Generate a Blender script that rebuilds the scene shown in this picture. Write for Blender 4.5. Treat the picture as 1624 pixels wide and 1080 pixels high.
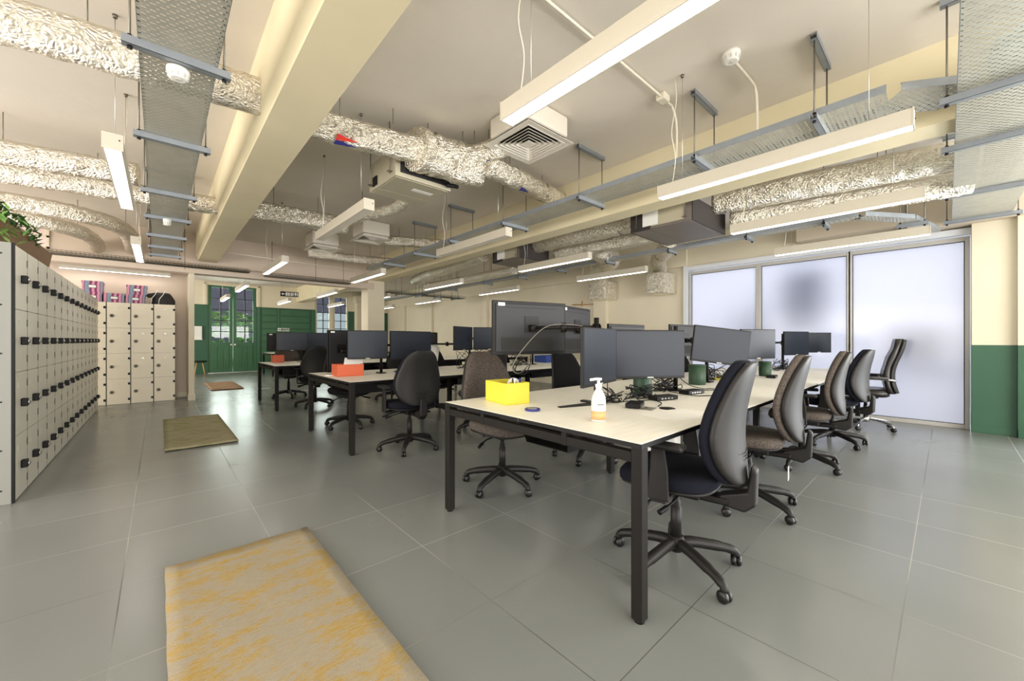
import bpy, math, random
from mathutils import Vector, Matrix
random.seed(7)
PI = math.pi
S = bpy.context.scene
for o in list(bpy.data.objects): bpy.data.objects.remove(o)
COL = S.collection
# ------------------------------------------------------------ camera
cam = bpy.data.cameras.new('camera'); cam.sensor_width = 36.0; cam.sensor_fit = 'HORIZONTAL'
cam.lens = 36.0*621.0/1624.0; cam.clip_start = .05; cam.clip_end = 200
camo = bpy.data.objects.new('camera', cam); COL.objects.link(camo)
camo.location = (0, 0, 1.15); camo.rotation_euler = (PI/2, 0, -math.radians(42.0))
S.camera = camo
# ------------------------------------------------------------ world, daylight, added fill lights, exposure
S.view_settings.view_transform = 'Standard'; S.view_settings.look = 'None'
S.view_settings.gamma = 1.0; S.view_settings.use_curve_mapping = False
S.view_settings.exposure = 0.55
w = bpy.data.worlds.new('world'); S.world = w; w.use_nodes = True
bg = w.node_tree.nodes['Background']; bg.inputs[0].default_value = (.80, .88, 1.0, 1); bg.inputs[1].default_value = .7

def area(name, loc, rot, sx, sy, power, col):
    l = bpy.data.lights.new(name, 'AREA'); l.shape = 'RECTANGLE'; l.size = sx; l.size_y = sy
    l.energy = power; l.color = col
    o = bpy.data.objects.new(name, l); COL.objects.link(o); o.location = loc; o.rotation_euler = rot
    return o
# daylight arriving outside the three big frosted windows (wall at X = 7.8)
area('daylight_street', (10.6, 1.7, 2.2), (0, math.radians(90), 0), 4.5, 6.0, 112, (.93, .95, 1.0))
# unseen fill lights added behind the camera and along the left wall
area('fill_near', (1.6, -4.7, 1.3), (math.radians(114), 0, 0), 8.0, 2.2, 440, (1.0, .97, .93))
area('fill_left', (-4.9, 4.6, 1.4), (0, math.radians(-116), 0), 2.2, 11.0, 470, (1.0, .93, .86))
area('daylight_rear', (3.2, 18.1, 1.6), (math.radians(-112), 0, 0), 5.0, 2.4, 220, (.92, 1.0, .92))
area('fill_right', (7.45, -2.9, 1.4), (0, math.radians(98), 0), 2.2, 3.4, 330, (.95, .97, 1.0))  # unseen fill added at right to brighten the locker fronts
area('fill_passage', (-4.9, 13.9, 1.5), (0, math.radians(-105), 0), 2.0, 5.0, 450, (1.0, .96, .9))  # unseen fill added to lift the dim rear passage

# ------------------------------------------------------------ colours and materials
def srgb(h):
    v = [int(h[i:i+2], 16)/255 for i in (0, 2, 4)]
    return tuple((x/12.92 if x <= .04045 else ((x+.055)/1.055)**2.4) for x in v) + (1.0,)
class NT:
    def __init__(s, name):
        s.m = bpy.data.materials.new(name); s.m.use_nodes = True
        s.t = s.m.node_tree; s.b = s.t.nodes['Principled BSDF']; s.out = s.t.nodes['Material Output']
    def n(s, typ, **k):
        x = s.t.nodes.new(typ)
        for a, v in k.items(): setattr(x, a, v)
        return x
    def l(s, a, b): s.t.links.new(a, b)
    def math(s, op, a, b=None, clamp=False):
        x = s.n('ShaderNodeMath', operation=op, use_clamp=clamp)
        for i, v in enumerate((a, b)):
            if v is None: continue
            if isinstance(v, (int, float)): x.inputs[i].default_value = v
            else: s.l(v, x.inputs[i])
        return x.outputs[0]
    def mix(s, f, a, b):
        x = s.n('ShaderNodeMix', data_type='RGBA')
        if isinstance(f, (int, float)): x.inputs[0].default_value = f
        else: s.l(f, x.inputs[0])
        for i, v in ((6, a), (7, b)):
            if isinstance(v, tuple): x.inputs[i].default_value = v
            else: s.l(v, x.inputs[i])
        return x.outputs[2]
    def coord(s, kind='Object'): return s.n('ShaderNodeTexCoord').outputs[kind]
    def noise(s, scale, detail=3, vec=None, rough=.5):
        x = s.n('ShaderNodeTexNoise'); x.inputs['Scale'].default_value = scale
        x.inputs['Detail'].default_value = detail; x.inputs['Roughness'].default_value = rough
        s.l(vec if vec is not None else s.coord(), x.inputs['Vector']); return x.outputs[0]
    def ramp(s, v, p0, p1):
        x = s.n('ShaderNodeMapRange'); s.l(v, x.inputs[0])
        x.inputs[1].default_value = p0; x.inputs[2].default_value = p1; return x.outputs[0]
    def mapping(s, sc, vec=None):
        x = s.n('ShaderNodeMapping'); x.inputs['Scale'].default_value = sc
        s.l(vec if vec is not None else s.coord(), x.inputs['Vector']); return x.outputs[0]
    def bump(s, h, st, dist=.01):
        x = s.n('ShaderNodeBump'); x.inputs['Strength'].default_value = st; x.inputs['Distance'].default_value = dist
        s.l(h, x.inputs['Height']); s.l(x.outputs[0], s.b.inputs['Normal'])
def mat(name, col, rough=.5, metal=0.0, var=.0, vs=6.0, bump=0.0, bs=80.0, spec=.5, dist=.003):
    t = NT(name); t.b.inputs['Roughness'].default_value = rough; t.b.inputs['Metallic'].default_value = metal
    t.b.inputs['Specular IOR Level'].default_value = spec
    c = srgb(col)
    if var:
        f = t.ramp(t.noise(vs, 4), .3, .7)
        t.l(t.mix(f, tuple(x*(1-var) for x in c[:3])+(1,), tuple(min(1, x*(1+var)) for x in c[:3])+(1,)), t.b.inputs['Base Color'])
    else: t.b.inputs['Base Color'].default_value = c
    if bump: t.bump(t.noise(bs, 3), bump, dist)
    return t.m
def emis(name, col, strength):
    t = NT(name); t.b.inputs['Base Color'].default_value = srgb('F4F0E6')
    t.b.inputs['Emission Color'].default_value = srgb(col); t.b.inputs['Emission Strength'].default_value = strength
    return t.m
M = {}
M['ceiling'] = mat('ceiling_paint', 'DCD4C8', .85, var=.05, vs=1.2, bump=.25, bs=9, dist=.01)
M['beam'] = mat('beam_paint', 'D8CDAC', .8, var=.04, vs=1.5, bump=.2, bs=12, dist=.006)
M['wall'] = mat('wall_cream_paint', 'DED5BE', .8, var=.03, vs=1.5, bump=.1, bs=60)
M['wallpink'] = mat('wall_pink_paint', 'D0C1B0', .8, var=.04, vs=1.2)
M['panelwall'] = mat('boxing_beige_paint', 'CFC2AE', .75, var=.02)
M['green'] = mat('wall_green_paint', '2F5A42', .5, var=.05, vs=3, bump=.05)
M['greendoor'] = mat('door_green_paint', '376645', .45, var=.05, vs=3)
M['frame'] = mat('window_frame_grey', 'B9B7B2', .4)
M['framew'] = mat('window_reveal_white', 'DCE0E6', .5)
M['white'] = mat('white_plastic', 'E8E6E0', .4)
M['conduit'] = mat('conduit_cream', 'DDD6C4', .45)
M['lamp_body'] = mat('lamp_body_white', 'BFB8A8', .45)
M['lamp_on'] = emis('lamp_diffuser_lit', 'FFF8EC', 9.0)
M['lamp_off'] = mat('lamp_diffuser_unlit', 'D9D2C4', .5)
M['locker'] = mat('locker_cream', 'D8D6CA', .38, var=.02, vs=4)
M['lockerb'] = mat('locker_ivory', 'E2D9C2', .38, var=.02, vs=4)
M['lockside'] = mat('locker_side_grey', 'C2C1B8', .4)
M['endpanel'] = mat('locker_end_grey', '878882', .45)
M['black'] = mat('black_plastic', '0E0E0F', .5, spec=.25)
M['blackm'] = mat('black_metal', '110F0E', .45, spec=.25)
M['legm'] = mat('desk_leg_dark', '161310', .6, var=.05, spec=.22)
M['shell'] = mat('chair_shell_plastic', '1E1C1B', .5, spec=.3, bump=.15, bs=300, dist=.001)
M['base'] = mat('chair_base_plastic', '1A1817', .5, spec=.3, bump=.1, bs=250, dist=.001)
M['tyre'] = mat('castor_black', '0D0C0C', .4)
M['chrome'] = mat('chrome_metal', 'C8C8C8', .15, 1.0)
M['steel'] = mat('galvanised_strut', '8E949A', .42, .4, var=.08, vs=14)
M['rod'] = mat('threaded_rod', '7A766C', .4, .7)
M['tag'] = mat('white_label', 'E4E4E0', .5)
M['fabric_navy'] = mat('fabric_navy', '10121C', .95, var=.25, vs=250, bump=.4, bs=500, dist=.001, spec=.2)
M['fabric_black'] = mat('fabric_black', '141416', .95, var=.2, vs=250, bump=.4, bs=500, dist=.001, spec=.2)
M['fabric_blue'] = mat('fabric_blue', '24407E', .95, var=.15, vs=250, bump=.4, bs=500, dist=.001, spec=.2)
M['leather'] = mat('leather_black', '15110F', .32, bump=.3, bs=180, dist=.001)
M['orange'] = mat('orange_plastic', 'D0623E', .5)
M['yellow'] = mat('yellow_plastic', 'DCCD3E', .5)
M['bluebox'] = mat('blue_plastic', '2F4C9C', .5)
M['greenbox'] = mat('green_plastic', '2E5A3C', .5)
M['darkgreen'] = mat('dark_green_metal', '27452F', .5)
M['screen'] = mat('screen_glass', '1B212C', .35, spec=.22)
M['bezel'] = mat('monitor_plastic', '151414', .5, spec=.25)
M['mback'] = mat('monitor_back_plastic', '262628', .5, spec=.3, bump=.1, bs=300, dist=.0008)
M['paper'] = mat('paper_white', 'EFEDE6', .7)
M['bottle'] = mat('bottle_plastic_white', 'D2D4D0', .3)
M['peach'] = mat('bottle_label_peach', 'DDA26C', .5)
M['wood'] = mat('wood_brown', '7A5A36', .6, var=.2, vs=20)
M['woodl'] = mat('wood_oak', 'B98950', .5, var=.15, vs=20)
M['fcu'] = mat('fan_coil_grey', 'B5AE98', .45, .25, var=.03)
M['fcud'] = mat('fan_coil_dark', '6F6862', .5, .2, var=.06)
M['fcub'] = mat('fan_coil_black', '2C2523', .7)
M['void'] = mat('grille_dark', '1A1917', .8)
M['diff'] = mat('diffuser_white', 'DAD3C6', .5)
M['purple'] = mat('tape_blue', '2A2E78', .5)
M['red'] = mat('tape_red', 'C8382C', .5)
M['leaf'] = mat('leaf_green', '2F5222', .6, var=.3, vs=5)
M['leafb'] = mat('leaf_bright', '7FAE5A', .6, var=.35, vs=4)
M['bag'] = mat('bag_black_nylon', '232123', .7, bump=.3, bs=40, dist=.004)
M['silver'] = mat('silver_metal', 'B8B8B4', .3, .9)
M['slate'] = mat('outside_slate', '716C7C', .9, var=.08)
M['brickwhite'] = mat('outside_render', 'DADDE2', .9)

def floor_mat():
    t = NT('floor_tiles'); co = t.coord('Object'); sp = t.n('ShaderNodeSeparateXYZ'); t.l(co, sp.inputs[0])
    def line(v, off):
        a = t.math('DIVIDE', t.math('SUBTRACT', v, off), .613)
        f = t.math('FRACT', a)
        d = t.math('MINIMUM', f, t.math('SUBTRACT', 1.0, f))
        return t.math('LESS_THAN', d, .0030), t.math('FLOOR', a), d
    lx, ix, dx = line(sp.outputs[0], 1.093); ly, iy, dy = line(sp.outputs[1], .125)
    j = t.math('MAXIMUM', lx, ly)
    cb = t.n('ShaderNodeCombineXYZ'); t.l(ix, cb.inputs[0]); t.l(iy, cb.inputs[1])
    wn = t.n('ShaderNodeTexWhiteNoise', noise_dimensions='3D'); t.l(cb.outputs[0], wn.inputs['Vector'])
    n1 = t.ramp(t.noise(1.3, 2, co, .4), .1, .9)
    c = t.mix(n1, srgb('757977'), srgb('818481'))
    c = t.mix(t.math('MULTIPLY', wn.outputs[0], .35), c, srgb('6F7372'))
    c = t.mix(j, c, t.mix(t.ramp(t.noise(.45, 1, co), .45, .55), srgb('484846'), srgb('9C9C95')))
    t.l(c, t.b.inputs['Base Color'])
    r = t.math('ADD', .20, t.math('MULTIPLY', n1, .10)); t.l(t.math('ADD', r, t.math('MULTIPLY', j, .4)), t.b.inputs['Roughness'])
    t.b.inputs['Specular IOR Level'].default_value = .55
    t.bump(t.math('SUBTRACT', 1.0, j), .25, .002)
    return t.m
M['floor'] = floor_mat()
def desk_mat():
    t = NT('desk_laminate'); v = t.mapping((2, 14, 14)); n = t.ramp(t.noise(3.0, 4, v), .3, .7)
    t.l(t.mix(n, srgb('EDEADC'), srgb('F5F2E8')), t.b.inputs['Base Color']); t.b.inputs['Roughness'].default_value = .4
    return t.m
M['desk'] = desk_mat()
def tweed():
    t = NT('tweed_fabric'); n = t.noise(260, 2); v = t.n('ShaderNodeTexVoronoi'); v.inputs['Scale'].default_value = 330; t.l(t.coord(), v.inputs['Vector'])
    f = t.ramp(n, .42, .6)
    t.l(t.mix(f, srgb('342F2C'), srgb('6F665F')), t.b.inputs['Base Color']); t.b.inputs['Roughness'].default_value = .95
    t.b.inputs['Specular IOR Level'].default_value = .15; t.bump(v.outputs[0], .5, .001); return t.m
M['tweed'] = tweed()
def foil(name, tint):
    t = NT(name); t.b.inputs['Metallic'].default_value = .92; t.b.inputs['Roughness'].default_value = .24
    t.b.inputs['Base Color'].default_value = srgb(tint)
    co = t.coord(); n = t.noise(22, 8, co, .75)
    v = t.n('ShaderNodeTexVoronoi', feature='DISTANCE_TO_EDGE'); v.inputs['Scale'].default_value = 34; t.l(t.n('ShaderNodeVectorMath').outputs[0], v.inputs['Vector'])
    vm = v.inputs['Vector'].links[0].from_node; vm.operation = 'ADD'; t.l(co, vm.inputs[0]); nn = t.n('ShaderNodeTexNoise'); nn.inputs['Scale'].default_value = 9; t.l(co, nn.inputs['Vector'])
    sc = t.n('ShaderNodeVectorMath', operation='SCALE'); sc.inputs['Scale'].default_value = .12; t.l(nn.outputs['Color'], sc.inputs[0]); t.l(sc.outputs[0], vm.inputs[1])
    t.bump(t.math('ADD', n, t.math('MULTIPLY', v.outputs[0], 1.6)), .75, .022); return t.m
M['foil'] = foil('foil_insulation', 'EFE9DA'); M['foilc'] = foil('foil_wrap_blue', 'B9D3D2')
def rug(name, a, b, c2, sc=2.2):
    t = NT(name); co = t.coord()
    n1 = t.ramp(t.noise(sc, 8, t.mapping((1, 2.2, 1), co), .8), .49, .55); n2 = t.ramp(t.noise(sc*12, 3, t.mapping((.6, 2, 1), co)), .4, .6); n3 = t.ramp(t.noise(260, 2, co), .35, .65)
    c = t.mix(n1, srgb(a), srgb(b)); c = t.mix(t.math('MULTIPLY', n2, .45), c, srgb(c2))
    c = t.mix(t.math('MULTIPLY', n3, .28), c, srgb('8C7B58'))
    t.l(c, t.b.inputs['Base Color']); t.b.inputs['Roughness'].default_value = 1; t.b.inputs['Specular IOR Level'].default_value = .1
    t.bump(t.noise(420, 2, co), .7, .004); return t.m
M['rug1'] = rug('rug_gold', '989080', 'A38848', 'A49B88', 4.2); M['rug2'] = rug('rug_olive', '9C967A', '85845E', 'ABA48A', 3)
M['rug3'] = rug('rug_rust', '9A7F66', '7C6350', 'A99078', 3)
def stripes():
    t = NT('striped_card'); sp = t.n('ShaderNodeSeparateXYZ'); t.l(t.coord(), sp.inputs[0])
    x = t.math('ADD', sp.outputs[0], sp.outputs[1]); f = t.math('FRACT', t.math('MULTIPLY', x, 16))
    g = t.math('FRACT', t.math('MULTIPLY', x, 5.3))
    c = t.mix(t.math('GREATER_THAN', f, .5), srgb('7B2E58'), srgb('C98AA0'))
    c = t.mix(t.math('GREATER_THAN', g, .72), c, srgb('7D8FA0')); t.l(c, t.b.inputs['Base Color']); t.b.inputs['Roughness'].default_value = .6
    return t.m
M['stripe'] = stripes()
def perf(name, tint, px, py, slot=False, rough=.42):
    # galvanised sheet with real see-through perforations (local X across, local Y along)
    t = NT(name); t.b.inputs['Metallic'].default_value = .35; t.b.inputs['Roughness'].default_value = rough
    co = t.coord(); sp = t.n('ShaderNodeSeparateXYZ'); t.l(co, sp.inputs[0])
    n = t.ramp(t.noise(9, 4, co), .3, .7); c = srgb(tint); t.l(t.mix(n, tuple(x*.85 for x in c[:3])+(1,), c), t.b.inputs['Base Color'])
    v = t.math('DIVIDE', sp.outputs[1], py); row = t.math('MODULO', t.math('ABSOLUTE', t.math('FLOOR', v)), 2.0)
    u = t.math('ADD', t.math('DIVIDE', sp.outputs[0], px), t.math('MULTIPLY', row, .5))
    fu = t.math('MULTIPLY', t.math('SUBTRACT', t.math('FRACT', u), .5), px); fv = t.math('MULTIPLY', t.math('SUBTRACT', t.math('FRACT', v), .5), py)
    if slot:
        h = t.math('MULTIPLY', t.math('LESS_THAN', t.math('ABSOLUTE', fu), slot[0]), t.math('LESS_THAN', t.math('ABSOLUTE', fv), slot[1]))
    else:
        a = t.math('LESS_THAN', t.math('ABSOLUTE', fu), t.math('ADD', .0050, t.math('MULTIPLY', row, .0050)))
        h = t.math('MULTIPLY', a, t.math('LESS_THAN', t.math('ABSOLUTE', fv), .0050))
    nz = t.n('ShaderNodeNewGeometry'); s2 = t.n('ShaderNodeSeparateXYZ'); tc = t.coord('Normal'); t.l(tc, s2.inputs[0])
    flat = t.math('GREATER_THAN', t.math('ABSOLUTE', s2.outputs[2]), .7); h = t.math('MULTIPLY', h, flat)
    tr = t.n('ShaderNodeBsdfTransparent'); mx = t.n('ShaderNodeMixShader'); t.l(h, mx.inputs[0]); t.l(t.b.outputs[0], mx.inputs[1]); t.l(tr.outputs[0], mx.inputs[2])
    t.l(mx.outputs[0], t.out.inputs[0]); return t.m
M['tray'] = perf('perforated_tray', 'BCBAAC', .034, .024)
M['slotch'] = perf('slotted_channel', '8E949A', .075, .2, (.014, .02))
def frosted():
    t = NT('frosted_glass'); t.t.nodes.remove(t.b)
    d = t.n('ShaderNodeBsdfTranslucent'); d.inputs[0].default_value = (.93, .93, .97, 1)
    g = t.n('ShaderNodeBsdfGlossy'); g.inputs['Roughness'].default_value = .12; g.inputs[0].default_value = (.9, .9, .95, 1)
    fr = t.n('ShaderNodeFresnel'); fr.inputs[0].default_value = 1.45
    mx = t.n('ShaderNodeMixShader'); t.l(t.math('MULTIPLY', fr.outputs[0], .9), mx.inputs[0]); t.l(d.outputs[0], mx.inputs[1]); t.l(g.outputs[0], mx.inputs[2])
    t.l(mx.outputs[0], t.out.inputs[0]); return t.m
M['frost'] = frosted()
def glass():
    t = NT('clear_glass'); t.t.nodes.remove(t.b)
    d = t.n('ShaderNodeBsdfTransparent'); d.inputs[0].default_value = (.93, .95, .95, 1)
    g = t.n('ShaderNodeBsdfGlossy'); g.inputs['Roughness'].default_value = .02
    fr = t.n('ShaderNodeFresnel'); fr.inputs[0].default_value = 1.45
    mx = t.n('ShaderNodeMixShader'); t.l(fr.outputs[0], mx.inputs[0]); t.l(d.outputs[0], mx.inputs[1]); t.l(g.outputs[0], mx.inputs[2])
    t.l(mx.outputs[0], t.out.inputs[0]); return t.m
M['glass'] = glass()

# ------------------------------------------------------------ mesh helpers
class MB:
    def __init__(s): s.v = []; s.f = []; s.sm = []; s.mi = []; s.cur = 0
    def add(s, vs, fs, smooth=False):
        b = len(s.v); s.v += [tuple(v) for v in vs]
        for f in fs: s.f.append([b+i for i in f]); s.sm.append(smooth); s.mi.append(s.cur)
        return s
    def box(s, x0, x1, y0, y1, z0, z1, T=None):
        vs = [(x, y, z) for z in (z0, z1) for y in (y0, y1) for x in (x0, x1)]
        if T is not None: vs = [tuple(T @ Vector(v)) for v in vs]
        return s.add(vs, [(0, 2, 3, 1), (4, 5, 7, 6), (0, 1, 5, 4), (2, 6, 7, 3), (0, 4, 6, 2), (1, 3, 7, 5)])
    def tube(s, pts, r, n=8, cap=True):
        pts = [Vector(p) for p in pts]; N = len(pts); R = r if isinstance(r, (list, tuple)) else [r]*N
        rings = []; up = None
        for i, p in enumerate(pts):
            d = (pts[min(i+1, N-1)]-pts[max(i-1, 0)]).normalized()
            if up is None: up = Vector((0, 0, 1)) if abs(d.z) < .9 else Vector((1, 0, 0))
            a = d.cross(up).normalized()
            if a.length < .5: a = d.orthogonal().normalized()
            b = a.cross(d).normalized(); up = b
            rings.append([p+(a*math.cos(2*PI*k/n)+b*math.sin(2*PI*k/n))*R[i] for k in range(n)])
        vs = [v for g in rings for v in g]; fs = []
        for i in range(N-1):
            for k in range(n): fs.append((i*n+k, i*n+(k+1) % n, (i+1)*n+(k+1) % n, (i+1)*n+k))
        s.add(vs, fs, True)
        if cap:
            b = len(s.v)-len(vs)
            for base, rev in ((0, False), ((N-1)*n, True)):
                f = [b+base+k for k in range(n)]
                s.f.append(f if rev else f[::-1]); s.sm.append(False); s.mi.append(s.cur)
        return s
    def lathe(s, prof, c=(0, 0, 0), n=20, T=None):
        vs = []; fs = []
        for (r, z) in prof:
            for k in range(n):
                v = Vector((r*math.cos(2*PI*k/n), r*math.sin(2*PI*k/n), z))
                if T is not None: v = T @ v
                vs.append(v+Vector(c))
        for i in range(len(prof)-1):
            for k in range(n): fs.append((i*n+k, i*n+(k+1) % n, (i+1)*n+(k+1) % n, (i+1)*n+k))
        s.add(vs, fs, True)
        b = len(s.v)-len(vs)
        for base, rev in ((0, True), ((len(prof)-1)*n, False)):
            f = [b+base+k for k in range(n)]
            s.f.append(f[::-1] if rev else f); s.sm.append(False); s.mi.append(s.cur)
        return s
    def prism(s, poly, d0, d1, axis='z'):
        n = len(poly); f = {'z': lambda a, b, d: (a, b, d), 'y': lambda a, b, d: (a, d, b), 'x': lambda a, b, d: (d, a, b)}[axis]
        vs = [f(a, b, d0) for a, b in poly]+[f(a, b, d1) for a, b in poly]
        fs = [tuple(range(n))[::-1], tuple(range(n, 2*n))]+[(k, (k+1) % n, n+(k+1) % n, n+k) for k in range(n)]
        return s.add(vs, fs)
    def build(s, name, m, parent=None, loc=None, rot=None, bevel=0, seg=2):
        me = bpy.data.meshes.new(name); me.from_pydata(s.v, [], s.f)
        for p, q, r in zip(me.polygons, s.sm, s.mi): p.use_smooth = q; p.material_index = r
        for x in (m if isinstance(m, (list, tuple)) else [m]): me.materials.append(M[x] if isinstance(x, str) else x)
        me.validate()
        import bmesh
        b = bmesh.new(); b.from_mesh(me); bmesh.ops.recalc_face_normals(b, faces=b.faces); b.to_mesh(me); b.free()
        o = bpy.data.objects.new(name, me); COL.objects.link(o)
        if parent is not None: o.parent = parent
        if loc is not None: o.location = loc
        if rot is not None: o.rotation_euler = rot
        if bevel:
            md = o.modifiers.new('bevel', 'BEVEL'); md.width = bevel; md.segments = seg; md.limit_method = 'ANGLE'; md.angle_limit = .7
        return o
def B(*a): return MB().box(*a)
def thing(name, label, cat, loc=(0, 0, 0), rz=0.0, group=None):
    o = bpy.data.objects.new(name, None); COL.objects.link(o); o.location = loc; o.rotation_euler = (0, 0, rz)
    o.empty_display_size = .1; o['label'] = label; o['category'] = cat
    if group: o['group'] = group
    return o
def tag(o, label, cat, group=None):
    o['label'] = label; o['category'] = cat
    if group: o['group'] = group
    return o
def struct(name, mb, m, parent=None, **k):
    o = mb.build(name, m, parent, **k)
    if parent is None: o['kind'] = 'structure'
    return o
KIDS = {}
def dup(root, loc, rz=0.0, label=None, group=None, mats=None):
    def cp(o, par):
        c = o.copy(); COL.objects.link(c)
        if par is not None: c.parent = par
        if mats and c.type == 'MESH':
            for i, sl in enumerate(c.material_slots):
                if sl.material and sl.material.name in mats:
                    sl.link = 'OBJECT'; sl.material = mats[sl.material.name]
        for k in [x for x in o.children if x != c]: cp(k, c)
        return c
    r = cp(root, None); r.location = loc; r.rotation_euler = (root.rotation_euler[0], root.rotation_euler[1], rz)
    if label: r['label'] = label
    if group: r['group'] = group
    return r
def smooth_path(pts, k=6):
    P = [Vector(p) for p in pts]; out = []
    for i in range(len(P)-1):
        a = P[max(i-1, 0)]; b = P[i]; c = P[i+1]; d = P[min(i+2, len(P)-1)]
        for j in range(k):
            t = j/k
            out.append(.5*((2*b)+(-a+c)*t+(2*a-5*b+4*c-d)*t*t+(-a+3*b-3*c+d)*t**3))
    out.append(P[-1]); return out
ORD = ['first', 'second', 'third', 'fourth', 'fifth', 'sixth', 'seventh', 'eighth', 'ninth', 'tenth', 'eleventh', 'twelfth', 'thirteenth', 'fourteenth', 'fifteenth']

# ------------------------------------------------------------ the room
CZ = 3.22
struct('floor', B(-5.2, 8.6, -5.0, 17.4, -.12, 0), 'floor')
struct('ceiling', B(-5.2, 8.6, -5.0, 17.4, CZ, CZ+.15), 'ceiling')
# unseen left wall and wall behind the camera, openings added to let light in
mb = MB(); mb.box(-5.2, -5.0, -5, 17.4, 2.8, CZ); mb.box(-5.2, -5.0, -5, 17.4, 0, .4)
mb.box(-5.2, -5.0, 7, 17.4, .4, 2.8); mb.box(-5.2, -5.0, -5, -2, .4, 2.8); struct('wall_left', mb, 'wall')
mb = MB(); mb.box(-5.0, 8.6, -5.0, -4.8, 3.0, CZ); mb.box(-5.0, -2.3, -5.0, -4.8, 0, 3.0); mb.box(6.7, 8.6, -5, -4.8, 0, 3.0); mb.box(-2.3, 6.7, -5, -4.8, 0, .4)
struct('wall_near', mb, 'wall')
# right wall: long cream wall, window opening between Y -.2 and 3.45
mb = MB(); mb.box(7.8, 8.05, 3.45, 17.4, 0, CZ); mb.box(7.8, 8.05, -.21, 3.45, 2.56, CZ); struct('wall_right', mb, 'wall')
mb = MB(); mb.box(7.60, 8.05, -.56, -.21, 1.094, CZ); mb.box(7.52, 8.05, -5, -.56, 1.094, CZ)
mb.cur = 1; mb.box(7.60, 8.05, -.56, -.21, 0, 1.094); mb.box(7.52, 8.05, -5, -.56, 0, 1.094)
struct('wall_right_pier', mb, ['wall', 'green'])
mb = MB(); mb.box(7.585, 7.6, -.56, -.205, 0, .09); mb.box(7.505, 7.52, -5, -.56, 0, .09); struct('baseboard_right', mb, 'green', bevel=.004)
mb = MB()
for y0, y1 in ((5.3, 5.65), (9.77, 10.0), (13.13, 13.41), (15.35, 15.75)): mb.box(7.70, 7.8, y0, y1, 0, 2.62)
mb.box(7.74, 7.8, 3.45, 17.2, 2.62, CZ)
struct('trim_1', mb, 'wall')
# boxed-in panels high on the right wall
mb = MB(); mb.box(7.45, 7.8, -.9, .36, 2.62, CZ); mb.box(7.5, 7.8, .37, 1.6, 2.72, CZ); struct('trim_2', mb, 'panelwall', bevel=.004)
# window reveal
mb = MB(); mb.box(7.72, 8.0, 3.42, 3.5, 0, 2.62); mb.box(7.72, 8.0, -.25, 3.42, 2.52, 2.60); struct('trim_3', mb, 'framew', bevel=.003)
WY = [(2.24, 3.36), (1.02, 2.16), (-.155, .955)]
for i, (a, b) in enumerate(WY):
    f = MB(); X0, X1 = 7.76, 7.84
    f.box(X0, X1, a-.045, a, .0, 2.5); f.box(X0, X1, b, b+.045, .0, 2.5); f.box(X0, X1, a, b, 2.44, 2.5); f.box(X0, X1, a, b, 0, .055)
    if i < 2: f.box(X0+.02, X1-.02, a-.045, a-.035, 0, 2.5)
    o = struct('window_%d' % (i+1), f, 'frame', bevel=.004)
    B(7.795, 7.803, a+.002, b-.002, .057, 2.438).build('pane', 'frost', o)
    g = MB()
    for yy in (a, b-.008): g.box(7.785, 7.793, yy, yy+.008, .055, 2.44)
    g.box(7.785, 7.793, a, b, .055, .062); g.box(7.785, 7.793, a, b, 2.433, 2.44); g.build('gasket', 'black', o)
# shapes added outside to block daylight, leaving soft blotches on the frosted panes
def street(name, label, cat, boxes, m):
    mb = MB()
    for b in boxes: mb.box(*b)
    return tag(mb.build(name, m, bevel=.05), label, cat)
M['street_blue'] = mat('street_blue', '5D86B8', .6); M['street_grey'] = mat('street_grey', '7C8894', .7)
M['street_pink'] = mat('street_pink', 'D9B0C4', .8)
street('shade_panel', 'blue panel added outside to shade the middle frosted window', 'panel', [(8.06, 8.12, 1.25, 1.85, 1.3, 2.3), (8.06, 8.1, 1.3, 1.34, -.02, 1.3), (8.06, 8.1, 1.76, 1.8, -.02, 1.3)], 'street_blue')
street('blocker', 'grey-blue crate added outside to shade the right frosted window', 'blocker', [(8.06, 8.36, .02, .66, .85, 1.4), (8.2, 8.26, .04, .10, -.02, .85), (8.2, 8.26, .56, .62, -.02, .85)], 'street_grey')
street('corner_blocker', 'grey cabinet added outside to shade the corner of the left frosted window', 'block', [(8.2, 8.5, 2.1, 2.5, -.02, 1.8)], 'street_grey')
struct('ground_outside', B(8.05, 30, -20, 30, -.2, -.02), mat('pavement', 'C6CACF', .9))

# ceiling beams, columns and the cross beam
struct('trim_4', MB().prism([(.555, 2.69), (.85, 2.69), (.85, CZ), (.52, CZ), (.52, 2.78), (.555, 2.72)], -5, 9.7, 'y'), 'beam')
struct('trim_5', MB().prism([(4.02, 2.66), (4.28, 2.66), (4.30, CZ), (4.02, CZ)], -5, 17.2, 'y'), 'beam')
struct('trim_6', MB().prism([(9.66, 2.44), (9.9, 2.44), (9.9, CZ), (9.78, CZ), (9.78, 2.62), (9.66, 2.58)], -5.0, 4.02, 'x'), 'wallpink')
mb = MB(); mb.box(3.88, 4.31, 9.7, 10.13, 0, 2.66); struct('trim_7', mb, 'wall', bevel=.006)
mb = MB(); mb.box(.42, .50, 9.68, 9.78, 0, 2.44); mb.box(.405, .515, 9.66, 9.8, 0, .12); struct('trim_8', mb, 'wall', bevel=.004)
struct('wall_back_left', B(-5.0, .50, 10.46, 10.6, 0, CZ), 'wallpink')
struct('wall_passage', B(.42, .5, 9.78, 10.6, 0, 2.44), 'wall')
mb = MB(); mb.box(.27, .42, 10.445, 10.46, 0, .1); struct('baseboard_back', mb, 'wall')
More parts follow.
